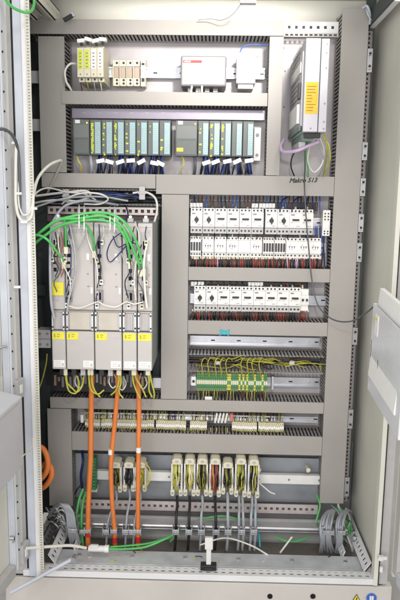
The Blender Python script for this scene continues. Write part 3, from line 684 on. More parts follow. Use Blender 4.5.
# small connector blocks above starters
def block(px, py, n, label, Y=.02, s=1.0):
    p = P(px, py, Y); o = thing('connector_block', label, 'connector', (p.x, Y, p.z), 'small grey connector blocks above the starters')
    b = MB(); w = .0115*n*s
    b.box(-w/2, w/2, 0, .03, -.009, .009); b.build('housing', LGREY, o, .002)
    for k in range(n): MB().cyl((-w/2+(k+.5)*w/n, 0), .004, -.001, 0, 0, 10).box(-w/2+(k+.5)*w/n-.004, -w/2+(k+.5)*w/n+.004, -.004, 0, .004, .008, 0).build('screw', WHITE, o)
block(193, 205.5, 2, 'grey connector block at the left end above the upper bank')
block(199.5, 205.5, 2, 'grey connector block over the joint of the first two upper starters')
block(255, 206, 2, 'grey connector block above the sixth upper starter')
block(264, 206, 3, 'wide grey connector block above the joint left of the third diamond knob')
block(272, 206, 2, 'grey connector block right above the third diamond knob')
block(194, 284, 2, 'grey connector block at the left end above the lower bank')
block(201, 284, 2, 'grey connector block above the first lower starter')
block(253, 284.5, 3, 'wide grey connector block at mid length above the lower bank')
block(260, 284.5, 2, 'grey connector block at mid length above the lower bank, right of the wide one')
# black busbars above each bank and between rows
tag(MB().pb(191, 201.5, 318, 210, .045, .06).build('busbar', DARK, None, .001), 'dark busbar strip running above the upper starters', 'busbar')
tag(MB().pb(191, 234.2, 318, 239, .03, .05).build('busbar', DARK, None, .001), 'black strip between the upper starters and the contactors', 'busbar')
tag(MB().pb(191, 281.5, 308, 288.5, .045, .06).build('busbar', DARK, None, .001), 'black strip running above the lower starters', 'busbar')
# ferrules and wires for each row: single wires entering the ducts
TINY = MB(); TM = [OLIV, YGW, BLKC, BRNW, CREAM]
def wires(tagname, x0, x1, n, ya, yb, Ya, Yb, mats, r, label, jit=1.4, bow=-.01, ferr=None, tiny=False):
    for k in range(n):
        cx = x0+(x1-x0)*(k+.5)/n+random.uniform(-.4, .4); e = random.uniform(-jit, jit)
        m = MB(); pts = [P(cx, ya, Ya), P(cx+e*.3, ya+(yb-ya)*.45, min(Ya, Yb)+bow+random.uniform(-.004, .006)), P(cx+e, yb, Yb)]
        if tiny: TINY.tube(pts, r, TM.index(random.choice(mats)), 6, 4); continue
        m.tube(pts, r, 0, 6, 4)
        if ferr: m.tube([P(cx, ya-(yb-ya)*.12, Ya), P(cx+e*.08, ya+(yb-ya)*.13, (Ya+bow*.3))], r*1.35, 1, 6, 1)
        mt = random.choice(mats)
        tag(m.build('wire', [mt, ferr or mt]), label+', '+nth(k+1)+' from the left', 'wire', tagname)
wires('wires below the contactors', 191, 322, 62, 257.5, 271, .03, .05, [REDW, BRNW, BRNW, REDW, BLKC, REDW, BLKC, VIO], .0024, 'wire under the contactors above the duct', 1.6, -.006, CREAM)
wires('blue wires at the right contactors', 309, 327, 12, 226, 266, .035, .045, [BLUW, GREYC, NAVY, BLUW], .0017, 'thin wire drooping beside the rightmost contactors', 3.5, .0)
wires('wires above the upper starters', 193, 322, 34, 196, 210, .05, .03, [BRNW, NAVY, BLKC, BRNW, BLUW, NAVY], .0022, 'dark wire above the upper starters', 1.5, .0)
wires('ferrules above the upper starters', 195, 313, 10, 207.5, 211.5, .03, .02, [CREAM], .0042, 'cream ferrule plugged into the top of an upper starter', .3, .0)
wires('wires between the upper starters and contactors', 193, 315, 20, 234, 240, .03, .03, [BLKC, BRNW, CREAM, WHTC], .0021, 'short link wire between upper starters and contactors', .6, -.01)
wires('wires below the lower starters', 192, 309, 52, 310.5, 322, .03, .05, [BLKC, BRNW, BRNW, BLKC, REDW, DGRC], .0023, 'wire under the lower starters above the duct', 1.0, -.006, CREAM)
wires('wires above the lower starters', 195, 310, 18, 280, 288, .05, .03, [BRNW, BLKC, REDW], .0019, 'dark wire above the lower starters', 1.0, .0)
wires('ferrules above the lower starters', 213, 308, 9, 285.5, 289, .03, .02, [CREAM], .0040, 'cream ferrule plugged into the top of a lower starter', .3, .0)
for k, (a_, b_) in enumerate(((280, 288), (292, 300), (306, 309))):
    cable('wire', 'dark blue wire arched over the '+['seventh and eighth', 'ninth', 'tenth'][k]+' upper starter', 'wire', NAVY, .0022, [(a_, 212, .0), (a_+.5, 204, .0), ((a_+b_)/2, 199, .02), (b_, 197, .05)])

# ------------------------------------------------------------------ lower middle: clip, open duct wires, green terminals
p = P(224.5, 333, -.01)
b = MB(); b.prism([(-.019, -.012), (-.004, -.004), (.004, -.004), (.017, -.013), (.014, -.002), (.017, .012), (.004, .004), (-.002, .006), (-.016, .011), (-.012, .0)], -.006, 0); b.cyl((0, 0), .006, -.01, -.006, 0, 12)
tag(b.build('clip', TEAL, None, .001, (p.x, -.0015, p.z)), 'small teal bow shaped plastic clip on the edge of the grey duct', 'clip')
wk = 0
for k in range(34):
    x0_ = random.uniform(190, 300); L = random.uniform(14, 50); y0_ = random.uniform(358, 367)
    mt = random.choice([YGW, OLIV, OLIV, BRNW, YGW, BLKC])
    o = MB().tube([P(x0_, y0_, .035+random.uniform(-.02, .03)), P(x0_+L*.3, y0_+random.uniform(-4, 3), .02), P(x0_+L*.7, y0_+random.uniform(-3, 4), .03), P(min(321, x0_+L), y0_+random.uniform(-2, 4), .04)], .0019, 0, 6, 5).build('wire', mt)
    tag(o, 'yellow green or brown wire lying in the open duct above the green terminals', 'wire', 'wires lying in the open duct')
for k in range(9):
    x0_ = 202+k*6.2+random.uniform(-1.5, 1.5)+ (8 if k > 4 else 0)
    cable('wire', 'yellow green wire looping down to the green terminals, '+nth(k+1)+' from the left', 'wire', YGW, .0017, [(x0_+6, 361, .03), (x0_+2, 358, .0), (x0_-1, 363, -.01), (x0_, 371, -.0), (x0_+.5, 377, .02)], 'yellow green loops over the green terminals', 6, 5)
for nm, px in (('left', 218), ('right', 292)):
    p = P(px, 363, -.0); tag(MB().box(-.009, .009, 0, .003, -.006, .006).build('duct_clip', LGREY, None, .001, (p.x, -.001, p.z)), 'small grey retaining clip across the open duct, the '+nm+' one of two', 'clip')
zG = Z(230, 382, .03); n = 37; xg0, xg1 = X(196.5, 382, .02), X(267.5, 382, .02); tw = (xg1-xg0)/n
def terminal(w, h, mats, marks):
    o = thing('terminal', 'x', 'terminal', (0, 0, 0))
    b = MB(); b.box(-w/2+.0002, w/2-.0002, -.045, 0, -h/2, h/2); b.box(-w/2+.0002, w/2-.0002, -.053, -.045, -h*.22, h*.22)
    for sg in (-1, 1): b.cyl((0, sg*h*.36), min(.0017, w*.32), -.0458, -.045, 1, 6)
    b.build('housing', [mats[0], DARK], o, .0004)
    MB().box(-w/2+.0006, w/2-.0006, -.0535, -.053, -h*.12, h*.12).build('marker', mats[1], o)
    for sg in (-1, 1): MB().box(-w*.32, w*.32, -.04, -.02, sg*h*.5, sg*(h*.5+.006)).build('wire_end', mats[2], o)
    return o
tp = {}
for k in range(n):
    key = 'y' if k in (16, 17, 22, 24, 26, 30, 34) else 'g'
    if key not in tp: tp[key] = terminal(tw, .060, {'g': (TGRN, CREAM, OLIV), 'y': (TYEL, TGRN, BRNW)}[key], 1); o = tp[key]
    else: o = tree(tp[key])
    o.location = (xg0+(k+.5)*tw, .075, zG); o['group'] = 'green terminals on the rail'; o['label'] = ('narrow green rail terminal' if key == 'g' else 'narrow yellow terminal among the green ones')+', '+nth(k+1)+' from the left in the row'
for px, lab in ((193.5, 'white end clamp at the left end of the green terminals'),):
    p = P(px, 381, .03); tag(MB().box(-.009, .009, -.04, 0, -.017, .017).cyl((0, 0), .005, -.042, -.04, 1, 10).build('end_clamp', [WHITE, DARK], None, .002, (p.x, .07, zG)), lab, 'clamp')
wires('wires below the green terminals', 197, 267, 26, 391, 402, .035, .05, [OLIV, YGW, BRNW, BLKC], .0017, 'thin wire under the green terminals', .8, -.004, tiny=True)
p = P(208.5, 398, .02); tag(MB().box(-.013, .013, -.004, 0, -.006, .006).build('tag', PAPER, None, .0005, p), 'white paper tag at the duct edge under the green terminals', 'tag')
p = P(272, 381, .04); tag(MB().box(-.004, .004, -.03, 0, -.024, .024).build('end_clamp', STEEL, None, .001, p), 'thin metal end stop right of the green terminals', 'clamp')

# ------------------------------------------------------------------ small cream terminals row
zT = Z(200, 424.5, .02)
segs = [(85, 100, 7), (101, 113, 6), (115, 139, 11), (140.5, 154, 6), (156, 186, 14), (190, 207, 8), (232, 257, 12), (258.5, 284, 12)]
tc_ = None; lab_i = 0
for si, (a_, b_, n) in enumerate(segs):
    xa_, xb_ = X(a_, 424, .02), X(b_, 424, .02)
    for k in range(n):
        if tc_ is None: tc_ = terminal((X(100, 424, .02)-X(85, 424, .02))/7, .030, (CREAM, PAPER, OLIV), 1); o = tc_
        else: o = tree(tc_)
        o.location = (xa_+(k+.5)*(xb_-xa_)/n, .07, zT-.006+random.uniform(-.0015, .0015)); o['group'] = 'small cream terminals'
        o['label'] = nth(k+1)+' small cream terminal of the '+ORD[si]+' cluster from the left, above the deep duct'
p = P(83, 417, .0); tag(MB().box(-.005, .005, -.02, .03, -.014, .014).build('end_clamp', WHITE, None, .001, p), 'white end stop at the left end of the cream terminal row', 'clamp')
p = P(231.5, 417, .0); tag(MB().box(-.005, .005, -.01, .03, -.013, .013).build('end_clamp', mat('pink_red', (.55, .16, .14), .5), None, .001, p), 'reddish end stop in the middle of the cream terminal row', 'clamp')
for k in range(4):
    p = P(216+k*3.4, 418, -.0); tag(MB(Matrix.Rotation(.2, 4, 'Y')).cyl((0, 0), .0035, -.018, .018, 0, 8, 'z').build('resistor', WHITE, None, .0005, p), 'small pale cylinder across the rail, '+ORD[k]+' of four left of the reddish stop', 'resistor', 'pale cylinders across the rail')
wires('wires above the cream terminals', 84, 186, 60, 409, 420, .06, .03, [OLIV, YGW, BLKC, BRNW], .0017, 'thin wire behind the left half of the long rail', 1.5, .0, tiny=True)
wires('wires above the right cream terminals', 190, 284, 50, 411, 421, .06, .03, [OLIV, OLIV, BLKC, BRNW], .0017, 'thin wire behind the right half of the long rail', 1.5, .0, tiny=True)
wires('wires below the cream terminals', 86, 284, 110, 427.5, 438, .04, .05, [BLKC, OLIV, BRNW, CREAM], .0015, 'short wire under the cream terminals', .8, -.004, tiny=True)

tag(TINY.build('terminal_wires', TM), 'tangle of thin olive, yellow and black wires around the rail terminals', 'wires', None, 'stuff')
# ------------------------------------------------------------------ open duct cables above drives
for k in range(16):
    y0_ = random.uniform(192, 203); mt = [NAVY, BLKC, NAVY, BLUW, DGRC, BLKC, NAVY, GREYC][k % 8]
    x0_ = random.uniform(44, 60); x1_ = random.uniform(120, 157)
    o = MB().tube([P(x0_, y0_, .04), P(x0_+(x1_-x0_)*.3, min(203, max(192, y0_+random.uniform(-5, 5))), .03), P(x0_+(x1_-x0_)*.65, min(203, max(192, y0_+random.uniform(-5, 5))), .035), P(x1_, min(203, y0_+random.uniform(-2, 4)), .05)], .0028, 0, 6, 5).build('cable', mt)
    tag(o, 'dark cable lying in the open duct above the drives', 'cable', 'dark cables in the open duct')
cable('cable', 'grey cable snaking through the open duct in a long flat loop', 'cable', WHTC, .0042, [(36, 196, -.02), (60, 193, -.01), (85, 191, -.01), (90, 196, -.01), (78, 201, -.01), (62, 200, -.01), (46, 201, -.01), (35, 203, -.0)])
cable('cable', 'pale grey cable arching from the open duct down the left of the drives', 'cable', GREYC, .0045, [(118, 205, .02), (100, 202, -.02), (82, 201, -.08), (65, 206, -.12), (55, 218, -.17), (51, 230, -.20), (50, 260, -.225), (51, 300, -.225), (54, 318, -.22)])
cable('cable', 'cream cable running from the open duct down the right side of the drives', 'cable', WHTC, .0038, [(133, 193, .0), (145, 192, -.01), (155, 198, -.03), (157, 210, -.06), (153, 226, -.12), (148, 240, -.20), (144, 262, -.225), (145, 290, -.225), (147, 308, -.22)])
cable('cable', 'dark blue cable dropping from the open duct in the middle of the drives', 'cable', NAVY, .0024, [(125, 204, .03), (128, 214, .0), (126, 224, -.1), (121, 236, -.22)])
for k, px in enumerate((66, 142)):
    p = P(px, 196 if k == 0 else 193, -.015); tag(MB().box(-.010, .010, 0, .004, -.022, .022).box(-.013, .013, -.002, 0, -.004, .004).build('duct_clip', LGREY, None, .001, p), 'grey retaining clip across the open duct above the drives, '+('left' if k == 0 else 'right')+' one', 'clip')
# perforated strip under the open duct
m = MB(Matrix.Translation((X(48, 211, .03), .03, Z(100, 214.5, .03)))); m.strip(X(158, 211, .03)-X(48, 211, .03), .026, .003, .011, .021, 0, .011)
tag(m.build('perforated_rail', PINKR), 'pinkish perforated metal rail just above the drives', 'rail')
tag(MB().pb(47, 207, 159, 222, .06, .065).build('shade_sheet', mat('brown_shadow_sheet', (.16, .12, .12), .6, .1, .2, 20)), 'brown sheet standing for the shade behind the perforated rail above the drives', 'sheet')  # added sheet, the shade above the drives is its brown colour

# ------------------------------------------------------------------ drives
YD = -.20; sD = (DIST+YD)/F
DX = [(51, 65.2), (65.6, 94), (94.4, 122), (122.4, 137), (137.4, 152.5)]
ztopD = Z(100, 222, YD); zc1 = Z(100, 311, YD); zc2 = Z(100, 331, YD); zc3 = Z(100, 369.5, YD)
nm = ['narrow', 'wide', 'wide', 'narrow', 'narrow']
lbl = ['narrow beige infeed drive at the left end with a yellow square label', 'wide beige drive, the left one of the two wide ones', 'wide beige drive, the right one of the two wide ones', 'narrow beige drive just right of the wide ones', 'narrow beige drive at the right end of the drive row']
for k, (a_, b_) in enumerate(DX):
    xa_, xb_ = X(a_, 300, YD), X(b_, 300, YD); w = xb_-xa_
    o = thing('servo_drive', lbl[k], 'drive', ((xa_+xb_)/2, YP, ztopD), 'servo drives side by side')
    D_ = YP-YD; H_ = ztopD-zc3; hu = ztopD-zc1; hm = ztopD-zc2
    b = MB(); b.box(-w/2+.0006, w/2-.0006, -D_+.012, -.004, -H_, 0); b.build('housing', DRIVES, o, .002)
    b = MB(); b.box(-w/2+.0008, w/2-.0008, -D_, -D_+.0118, -hu+.002, -.002)
    b.build('front_cover', DRIVE, o, .003)
    # connector column
    cxo = {0: -.006, 1: w/2-.014, 2: w/2-.0+(-.095+.012) if False else -w/2+.020, 3: .003, 4: -.003}[k]
    if k == 2: cxo = -w/2+.018
    if k == 1: cxo = -w/2+.012
    c = MB(); c.box(cxo-.009, cxo+.009, -D_-.002, -D_, -hu+.03, -.03, 0)
    cc = c.build('connector_panel', mat('drive_panel', (.44, .41, .41), .45) if 'drive_panel' not in MATS else MATS['drive_panel'], o, .001)
    for zz, hh, ww in ((-.070, .026, .009), (-.105, .012, .011), (-.128, .009, .011), (-.150, .013, .010), (-.174, .013, .010), (-.197, .006, .006), (-.232, .024, .012), (-.266, .007, .007)):
        if -zz > hu-.03 or (k == 0 and -.25 < zz < -.17): continue
        j = MB(); xo = random.uniform(-.002, .002)
        j.box(cxo-ww/2+xo-.002, cxo+ww/2+xo+.002, -D_-.005, -D_-.002, zz-hh/2-.002, zz+hh/2+.002, 1); j.box(cxo-ww/2+xo, cxo+ww/2+xo, -D_-.0056, -D_-.005, zz-hh/2, zz+hh/2, 0)
        j.build('socket', [HOLE, LGREY], o)
    # details: louvres and screws on the blank panel
    lv = MB()
    for j in range(3):
        zz = -.04-j*.085; lv.cyl((w/2-.008, zz), .0018, -D_-.0008, -D_, 0, 8)
    lv.box(-w/2+.004, w/2-.004, -D_-.0006, -D_, -.0155, -.0145, 0)
    lv.box(w/2-.010, w/2-.004, -D_-.001, -D_, -hu+.055, -hu+.075, 1)
    lv.build('trim', [MGREY, PAPER], o)
    # middle bus cover
    b = MB(); b.box(-w/2+.001, w/2-.001, -D_+.006, -D_+.0118, -hm+.001, -hu-.001, 0)
    b.box(-w/2+.012, w/2-.008, -D_-.006, -D_+.006, -hm+.004, -hu-.004, 0) if w > .07 else b.box(-w/2+.010, w/2-.010, -D_-.004, -D_+.006, -hm+.004, -hu-.006, 1)
    b.build('bus_cover', [mat('bus_cover_grey', (.52, .475, .41), .4) if 'bus_cover_grey' not in MATS else MATS['bus_cover_grey'], MATS['drive_panel']], o, .0015)
    for xx in (-w/2+.005, w/2-.005):
        b = MB(); b.box(xx-.003, xx+.003, -D_-.008, -D_+.006, -hm+.002, -hu-.003, 0); b.cyl((xx, -hm+.012), .003, -D_-.010, -D_-.008, 1, 8); b.cyl((xx, -hu-.012), .003, -D_-.010, -D_-.008, 1, 8)
        b.build('bus_latch', [STEEL, DARK], o, .0006)
    for cl_ in ((-w/2+.010, -w/2+.0135), (w/2-.0165, w/2-.013, w/2-.0095)):
        rb = MB(); rb.box(cl_[0]-.001, cl_[-1]+.001, -D_-.0015, -D_+.006, -hm+.008, -hu-.008, 1)
        for j, xx in enumerate(cl_): rb.box(xx-.0011, xx+.0011, -D_-.0075, -D_-.001, -hm+.006+.004*(j % 2), -hu-.006-.004*((j+1) % 2), j % 2)
        rb.build('bus_ribs', [STEEL, MATS['bus_cover_grey']], o, .0004)
    for zz, dx in ((-.062, .010), (-.118, -.008), (-.186, .009), (-.262, -.006)):
        if k == 0 and zz < -.15: continue
        x_ = cxo+dx+random.uniform(-.002, .002)
        pb_ = MB(); pb_.box(x_-.0055, x_+.0055, -D_-.016, -D_-.002, zz-.008, zz+.008, 0); pb_.box(x_-.0035, x_+.0035, -D_-.0165, -D_-.016, zz-.002, zz+.004, 1)
        pb_.build('plug', [CREAM if random.random() < .4 else WHITE, DARK], o, .001)
        MB().tube([(x_, -D_-.012, zz+.007), (x_+random.uniform(-.008, .008), -D_-.020, zz+.026), (x_+random.uniform(-.010, .010), -D_-.006, zz+.050)], .0016, 0, 6, 5).build('wire', random.choice([WHTC, GREYC, BLKC, NAVY]), o)
    pt = MB()
    for j in range(4): pt.box(-w/2+.006 if k in (2,) and False else max(-w/2+.006, cxo+.012) if cxo < 0 else -w/2+.006, min(w/2-.006, cxo-.012) if cxo > 0 else w/2-.006, -D_-.0007, -D_, -.024-j*.0035, -.0232-j*.0035, 0)
    x_ = w/2-.018 if w > .07 else w/2-.012
    pt.box(x_-.004, x_+.004, -D_-.0008, -D_, -.118, -.098, 1); pt.box(x_-.003, x_+.002, -D_-.0009, -D_, -.165, -.160, 0); pt.box(x_-.003, x_+.004, -D_-.0009, -D_, -.204, -.2, 0)
    pt.build('vents_and_print', [MGREY, PAPER], o)
    hk = MB() if k else None
    if hk: hk.box(cxo-.010, cxo-.007, -D_-.010, -D_-.002, -.252, -.212); hk.box(cxo+.007, cxo+.010, -D_-.010, -D_-.002, -.252, -.212); hk.box(cxo-.007, cxo+.007, -D_-.010, -D_-.005, -.216, -.212)
    if hk: hk.build('release_bracket', MGREY, o, .0006)
    # lower cover
    b = MB(); b.box(-w/2+.0008, w/2-.0008, -D_-.006, -D_+.0118, -H_, -hm-.001, 0); b.build('lower_cover', DRIVEB, o, .003)
    b = MB(); b.box(-w/2+.003, -w/2+(.040 if w > .07 else w-.004), -D_-.0070, -D_-.006, -hm-.028, -hm-.005)
    yl = b.build('warning_label', YEL, o)
    b = MB(); b.box(-w/2+.008, -w/2+.013, -D_-.0075, -D_-.007, -hm-.022, -hm-.010); b.box(-w/2+.018, -w/2+.028, -D_-.0075, -D_-.007, -hm-.013, -hm-.010); b.box(-w/2+.018, -w/2+.026, -D_-.0075, -D_-.007, -hm-.020, -hm-.017)
    b.build('print', mat('olive_print', (.42, .38, .04), .6) if 'olive_print' not in MATS else MATS['olive_print'], yl)
    b = MB(); b.box(w/2-(.036 if w > .07 else w-.006), w/2-.004, -D_-.0070, -D_-.006, -H_+.008, -H_+.030, 0)
    for j in range(3): b.box(w/2-(.033 if w > .07 else w-.010), w/2-.016, -D_-.0074, -D_-.007, -H_+.012+j*.006, -H_+.0135+j*.006, 1)
    b.box(w/2-.013, w/2-.007, -D_-.0074, -D_-.007, -H_+.012, -H_+.020, 1)
    b.box(w/2-.034, w/2-.004, -D_-.0070, -D_-.006, -hm-.020, -hm-.008, 2) if w > .07 else 0
    b.build('type_label', [PAPER, LGREY, MATS['drive_housing']], o)
    # top terminals and bottom connectors
    for j in range(2 if w > .07 else 1):
        xx = (j-.5)*w*.5 if w > .07 else 0
        b = MB(); b.box(xx-.009, xx+.009, -D_+.02, -D_+.04, 0, .012, 0); b.cyl((xx, .016), .005, -D_+.022, -D_+.036, 1, 10)
        b.build('top_terminal', [LGREY, STEEL], o, .001)
    for j in range(3 if w > .07 else 1):
        xx = -w/2+(j+.5)*w/(3 if w > .07 else 1)
        MB().box(xx-.008, xx+.008, -D_+.03, -D_+.07, -H_-.03, -H_).build('bottom_connector', DARK if j % 2 == 0 else LGREY, o, .001)
    if k == 0: MB().box(-.020, .019, -D_-.004, -D_-.0006, -.232, -.190).build('warning_label', YEL, o)
# left bracket plates beside the drives
p = P(44.5, 339, -.15)
b = MB(); b.box(-.026, .020, 0, .05, -.030, .030, 0)
for xx in (-.015, .009):
    for zz in (-.018, .018): b.cyl((xx, zz), .0045, -.002, 0, 1, 10)
b.box(-.025, .019, -.001, 0, -.0015, .0015, 1)
tag(b.build('bus_end_cap', [LGREY, MGREY], None, .002, p), 'grey end cap block with four screws left of the drives', 'end cap')
# shadowed gear below the drives
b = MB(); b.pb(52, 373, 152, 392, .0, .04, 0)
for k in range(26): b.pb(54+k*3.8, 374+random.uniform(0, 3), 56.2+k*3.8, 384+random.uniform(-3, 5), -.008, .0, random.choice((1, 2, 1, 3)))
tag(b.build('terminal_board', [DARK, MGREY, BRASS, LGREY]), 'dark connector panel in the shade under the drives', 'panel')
tag(MB().pb(150, 378, 161, 388, .03, .05).build('metal_strip', DIN), 'short bright metal strip end right of the drives, near the duct', 'strip')
# yellow green earth wires
EW = [[(65, 369), (66, 380), (69, 391), (76, 393), (79, 384), (77, 376)], [(66, 369), (67, 382), (72, 388), (77, 392), (82, 386), (84, 376)],
      [(89, 369), (89, 380), (91, 390), (98, 394), (104, 390)], [(92, 369), (92, 382), (95, 391), (100, 397)], [(118, 369), (119, 380), (116, 390), (111, 395)],
      [(120, 369), (121, 382), (119, 392), (123, 398)], [(133, 369), (133, 380), (136, 390), (140, 398)], [(135, 369), (136, 378), (142, 388), (146, 397)],
      [(147, 369), (149, 380), (149, 390), (152, 397)], [(149, 369), (151, 380), (154, 392), (154, 398)], [(47, 354), (46, 364), (42, 380), (37, 394)]]
for k, pts in enumerate(EW):
    lab = 'yellow green earth wire '+['in a deep loop under the leftmost drive', 'in a shallower loop beside the leftmost one', 'curling right under the left wide drive', 'going straight down under the left wide drive', 'bending left under the right wide drive', 'going down at the right wide drive edge', 'dropping under the fourth drive', 'bending right under the fourth drive', 'dropping under the rightmost drive', 'farthest right of all beside the central duct', 'hanging alone left of the drives by the end cap'][k]
    cable('earth_wire', lab, 'wire', YGW if k < 10 else OLIV, .0028 if k < 10 else .0022, [(x, y, -.175+.03*i/len(pts)) for i, (x, y) in enumerate(pts)], 'earth wires under the drives')
    p = P(pts[0][0], pts[0][1]+3, -.18)
    if k < 10: tag(MB().cyl((0, 0), .0052, -.010, .012, 0, 10, 'z').build('crimp_sleeve', CREAM, None, 0, p), 'cream crimp sleeve at the top of the '+ORD[k]+' earth wire from the left', 'sleeve', 'crimp sleeves under the drives')
for k, (x_, y_) in enumerate(((79, 380), (113, 380), (122, 382), (143, 381))):
    cable('wire', 'white wire curl '+['left of the first orange cable', 'left of the second orange cable', 'right of the second orange cable', 'beside the third orange cable'][k]+' under the drives', 'wire', WHTC, .0022, [(x_-2, y_-8, -.1), (x_-4, y_+2, -.13), (x_, y_+8, -.13), (x_+4, y_+2, -.12), (x_+1, y_-6, -.1)])

# ------------------------------------------------------------------ green cables over the drives
GC = [('green cable on the outside of the arch ending at the rightmost drive', [(26, 246, -.24), (38, 234, -.25), (55, 222, -.27), (75, 216, -.28), (100, 213, -.28), (121, 219, -.28), (134, 238, -.26), (140, 255, -.235), (144, 270, -.21)]),
      ('green cable in the middle of the arch ending at the fourth drive', [(26, 242, -.24), (40, 232, -.25), (58, 221, -.27), (80, 218, -.285), (103, 216, -.285), (120, 224, -.28), (130, 242, -.26), (137, 258, -.235), (140, 271, -.21)]),
      ('green cable on the inside of the arch ending left of the others', [(26, 249, -.24), (42, 237, -.25), (60, 225, -.27), (82, 221, -.285), (104, 220, -.285), (118, 228, -.28), (127, 243, -.26), (130, 262, -.21)]),
      ('green cable bending down early to the leftmost drive', [(25, 236, -.26), (38, 235.5, -.26), (48, 240, -.26), (57, 251, -.24), (63, 262, -.215)]),
      ('short green cable hanging straight down beside the leftmost drive', [(64, 218, -.27), (65, 228, -.26), (65.5, 238, -.24), (66, 248, -.21)]),
      ('green cable curving down into the wide drive from under the arch', [(70, 222, -.25), (82, 223, -.27), (89, 229, -.26), (93, 240, -.24), (94, 251, -.21)]),
      ('green cable lowest in the arch, hidden behind the others', [(27, 252, -.22), (44, 236, -.24), (64, 223, -.25), (86, 219, -.26), (108, 218, -.26), (124, 230, -.25), (132, 246, -.23), (139, 262, -.21)])]
for k, (l_, pts) in enumerate(GC):
    cable('data_cable', l_, 'cable', GRN, .0041, [(x+random.uniform(-.6, .6), y+random.uniform(-.8, .8), d) for x, y, d in pts], 'green data cables over the drives')
for k, (x_, y_) in enumerate(((144, 272), (140, 273), (130.5, 265), (64, 265), (66.3, 250), (94.3, 254))):
    p = P(x_, y_, -.212); tag(MB().box(-.0065, .0065, -.008, .010, -.012, .010).build('data_plug', [CREAM], None, .0015, p), 'cream plug ending the green cable '+['at the rightmost drive', 'at the fourth drive', 'just left of the fourth drive sockets', 'that bends early to the leftmost drive', 'that hangs beside the leftmost drive', 'that curves into the wide drive'][k], 'plug', 'cream plugs of the green cables')
for k, (x_, y0_, y1_) in enumerate(((79, 205, 229), (84, 206, 231), (110, 207, 231), (114.5, 207, 232))):
    b = MB(); a = P(x_, y0_, -.16); c = P(x_+.6, y1_, -.292)
    b.tube([P(x_, y0_, .0), P(x_, y0_+3, -.2), P(x_, (y0_+y1_)/2, -.294), P(x_, y1_-2, -.297), P(x_, y1_+.5, -.28)], .0022, 0, 6, 5)
    tag(b.build('cable_tie', PAPER), 'white cable tie hanging around the green arch, '+ORD[k]+' from the left', 'cable tie', 'white ties around the green arch')
for k, pts in enumerate(([(70, 218, -.2), (69, 235, -.22), (71, 255, -.225), (70, 275, -.222), (66, 292, -.222)], [(122, 232, -.25), (112, 240, -.25), (107, 253, -.235), (110, 262, -.23), (118, 255, -.235), (126, 246, -.24), (134, 240, -.25)], [(113, 236, -.25), (118, 247, -.24), (128, 243, -.25), (136, 244, -.24)], [(99, 224, -.22), (100, 245, -.225), (99.5, 262, -.222)])):
    cable('wire', ['dark blue wire winding down between the first two drives', 'dark blue wire loop in front of the right wide drive', 'thin dark blue wire crossing over the blue loop', 'dark blue wire running straight down at the left wide drive edge'][k], 'wire', NAVY, .0018, pts)
cable('cable', 'light grey cable curving down between the leftmost drive and the wide one', 'cable', GREYC, .0034, [(69, 222, -.21), (73, 240, -.225), (76, 262, -.23), (74, 280, -.228), (69, 298, -.226), (67, 312, -.224)])
cable('wire', 'thin white wire swagged across all drives above their bus covers', 'wire', WHTC, .0020, [(69, 306, -.225), (80, 308, -.23), (97, 302, -.226), (104, 305, -.228), (116, 307, -.23), (126, 302, -.226), (134, 304, -.228), (143, 302, -.226)])
for k, (x_, y_) in enumerate(((68, 300), (97.5, 296), (127, 296), (141, 296))):
    p = P(x_, y_, -.207); tag(MB().box(-.005, .005, -.006, .005, -.016, .016, 0).box(-.003, .003, -.007, -.006, -.012, -.004, 1).box(-.003, .003, -.007, -.006, .003, .010, 2).build('plug_connector', [LGREY, BRASS, DARK], None, .001, p), 'small grey plug with copper pins, '+ORD[k]+' along the drives above the bus covers', 'connector', 'grey plugs above the bus covers')
for k in range(3):
    x_ = 55+k*3.0; cable('wire', ['thin black wire', 'thin brown wire', 'thin red wire'][k]+' tucked in front of the leftmost drive', 'wire', [BLKC, BRNW, REDW][k], .0016, [(x_, 232, -.21), (x_+2, 244, -.225), (x_-1, 258, -.225), (x_+3, 268, -.225), (x_, 277, -.22)])
b = P(56, 250, -.215)
tag(MB().box(-.006, .006, -.006, .01, -.018, .018, 0).box(-.004, .004, -.007, -.006, -.010, .010, 1).build('terminal_plug', [BRASS, DARK], None, .001, b), 'brown terminal plug on the leftmost drive under the green cable', 'connector')

# ------------------------------------------------------------------ orange power cables
cable('power_cable', 'orange cable running straight down at the left, from the drives to the clamp rail', 'cable', ORA, .0092, [(92, 372, -.15), (91.5, 390, -.12), (91, 420, -.10), (90.5, 460, -.10), (88.5, 500, -.10), (88, 530, -.10), (88, 548, -.09)], 'orange power cables', 12)
cable('power_cable', 'middle orange cable bending slightly left in front of the terminals', 'cable', ORA, .0080, [(118, 372, -.15), (117.5, 392, -.12), (114, 430, -.10), (111, 465, -.10), (112, 500, -.10), (114.5, 528, -.10), (115, 548, -.09)], 'orange power cables', 12)
cable('power_cable', 'right orange cable hanging straight in front of the round connector', 'cable', ORA, .0080, [(135, 371, -.15), (138, 385, -.12), (139, 410, -.10), (138.5, 450, -.10), (138, 500, -.10), (138, 548, -.09)], 'orange power cables', 12)
for k, (x_, y_) in enumerate(((110.6, 452), (138.5, 450), (88.3, 534), (114.7, 540), (138, 540))):
    p = P(x_, y_, -.10); big = k < 2
    tag(MB().cyl((0, 0), .0088 if k != 2 else .0100, -.008, .010, 0, 12, 'z').build('cable_marker', PAPER if big else RED, None, 0, (p.x, -.10, p.z)), ['white marker sleeve on the middle orange cable', 'white marker sleeve on the right orange cable', 'red sleeve low on the left orange cable', 'red sleeve low on the middle orange cable', 'red sleeve low on the right orange cable'][k], 'sleeve')
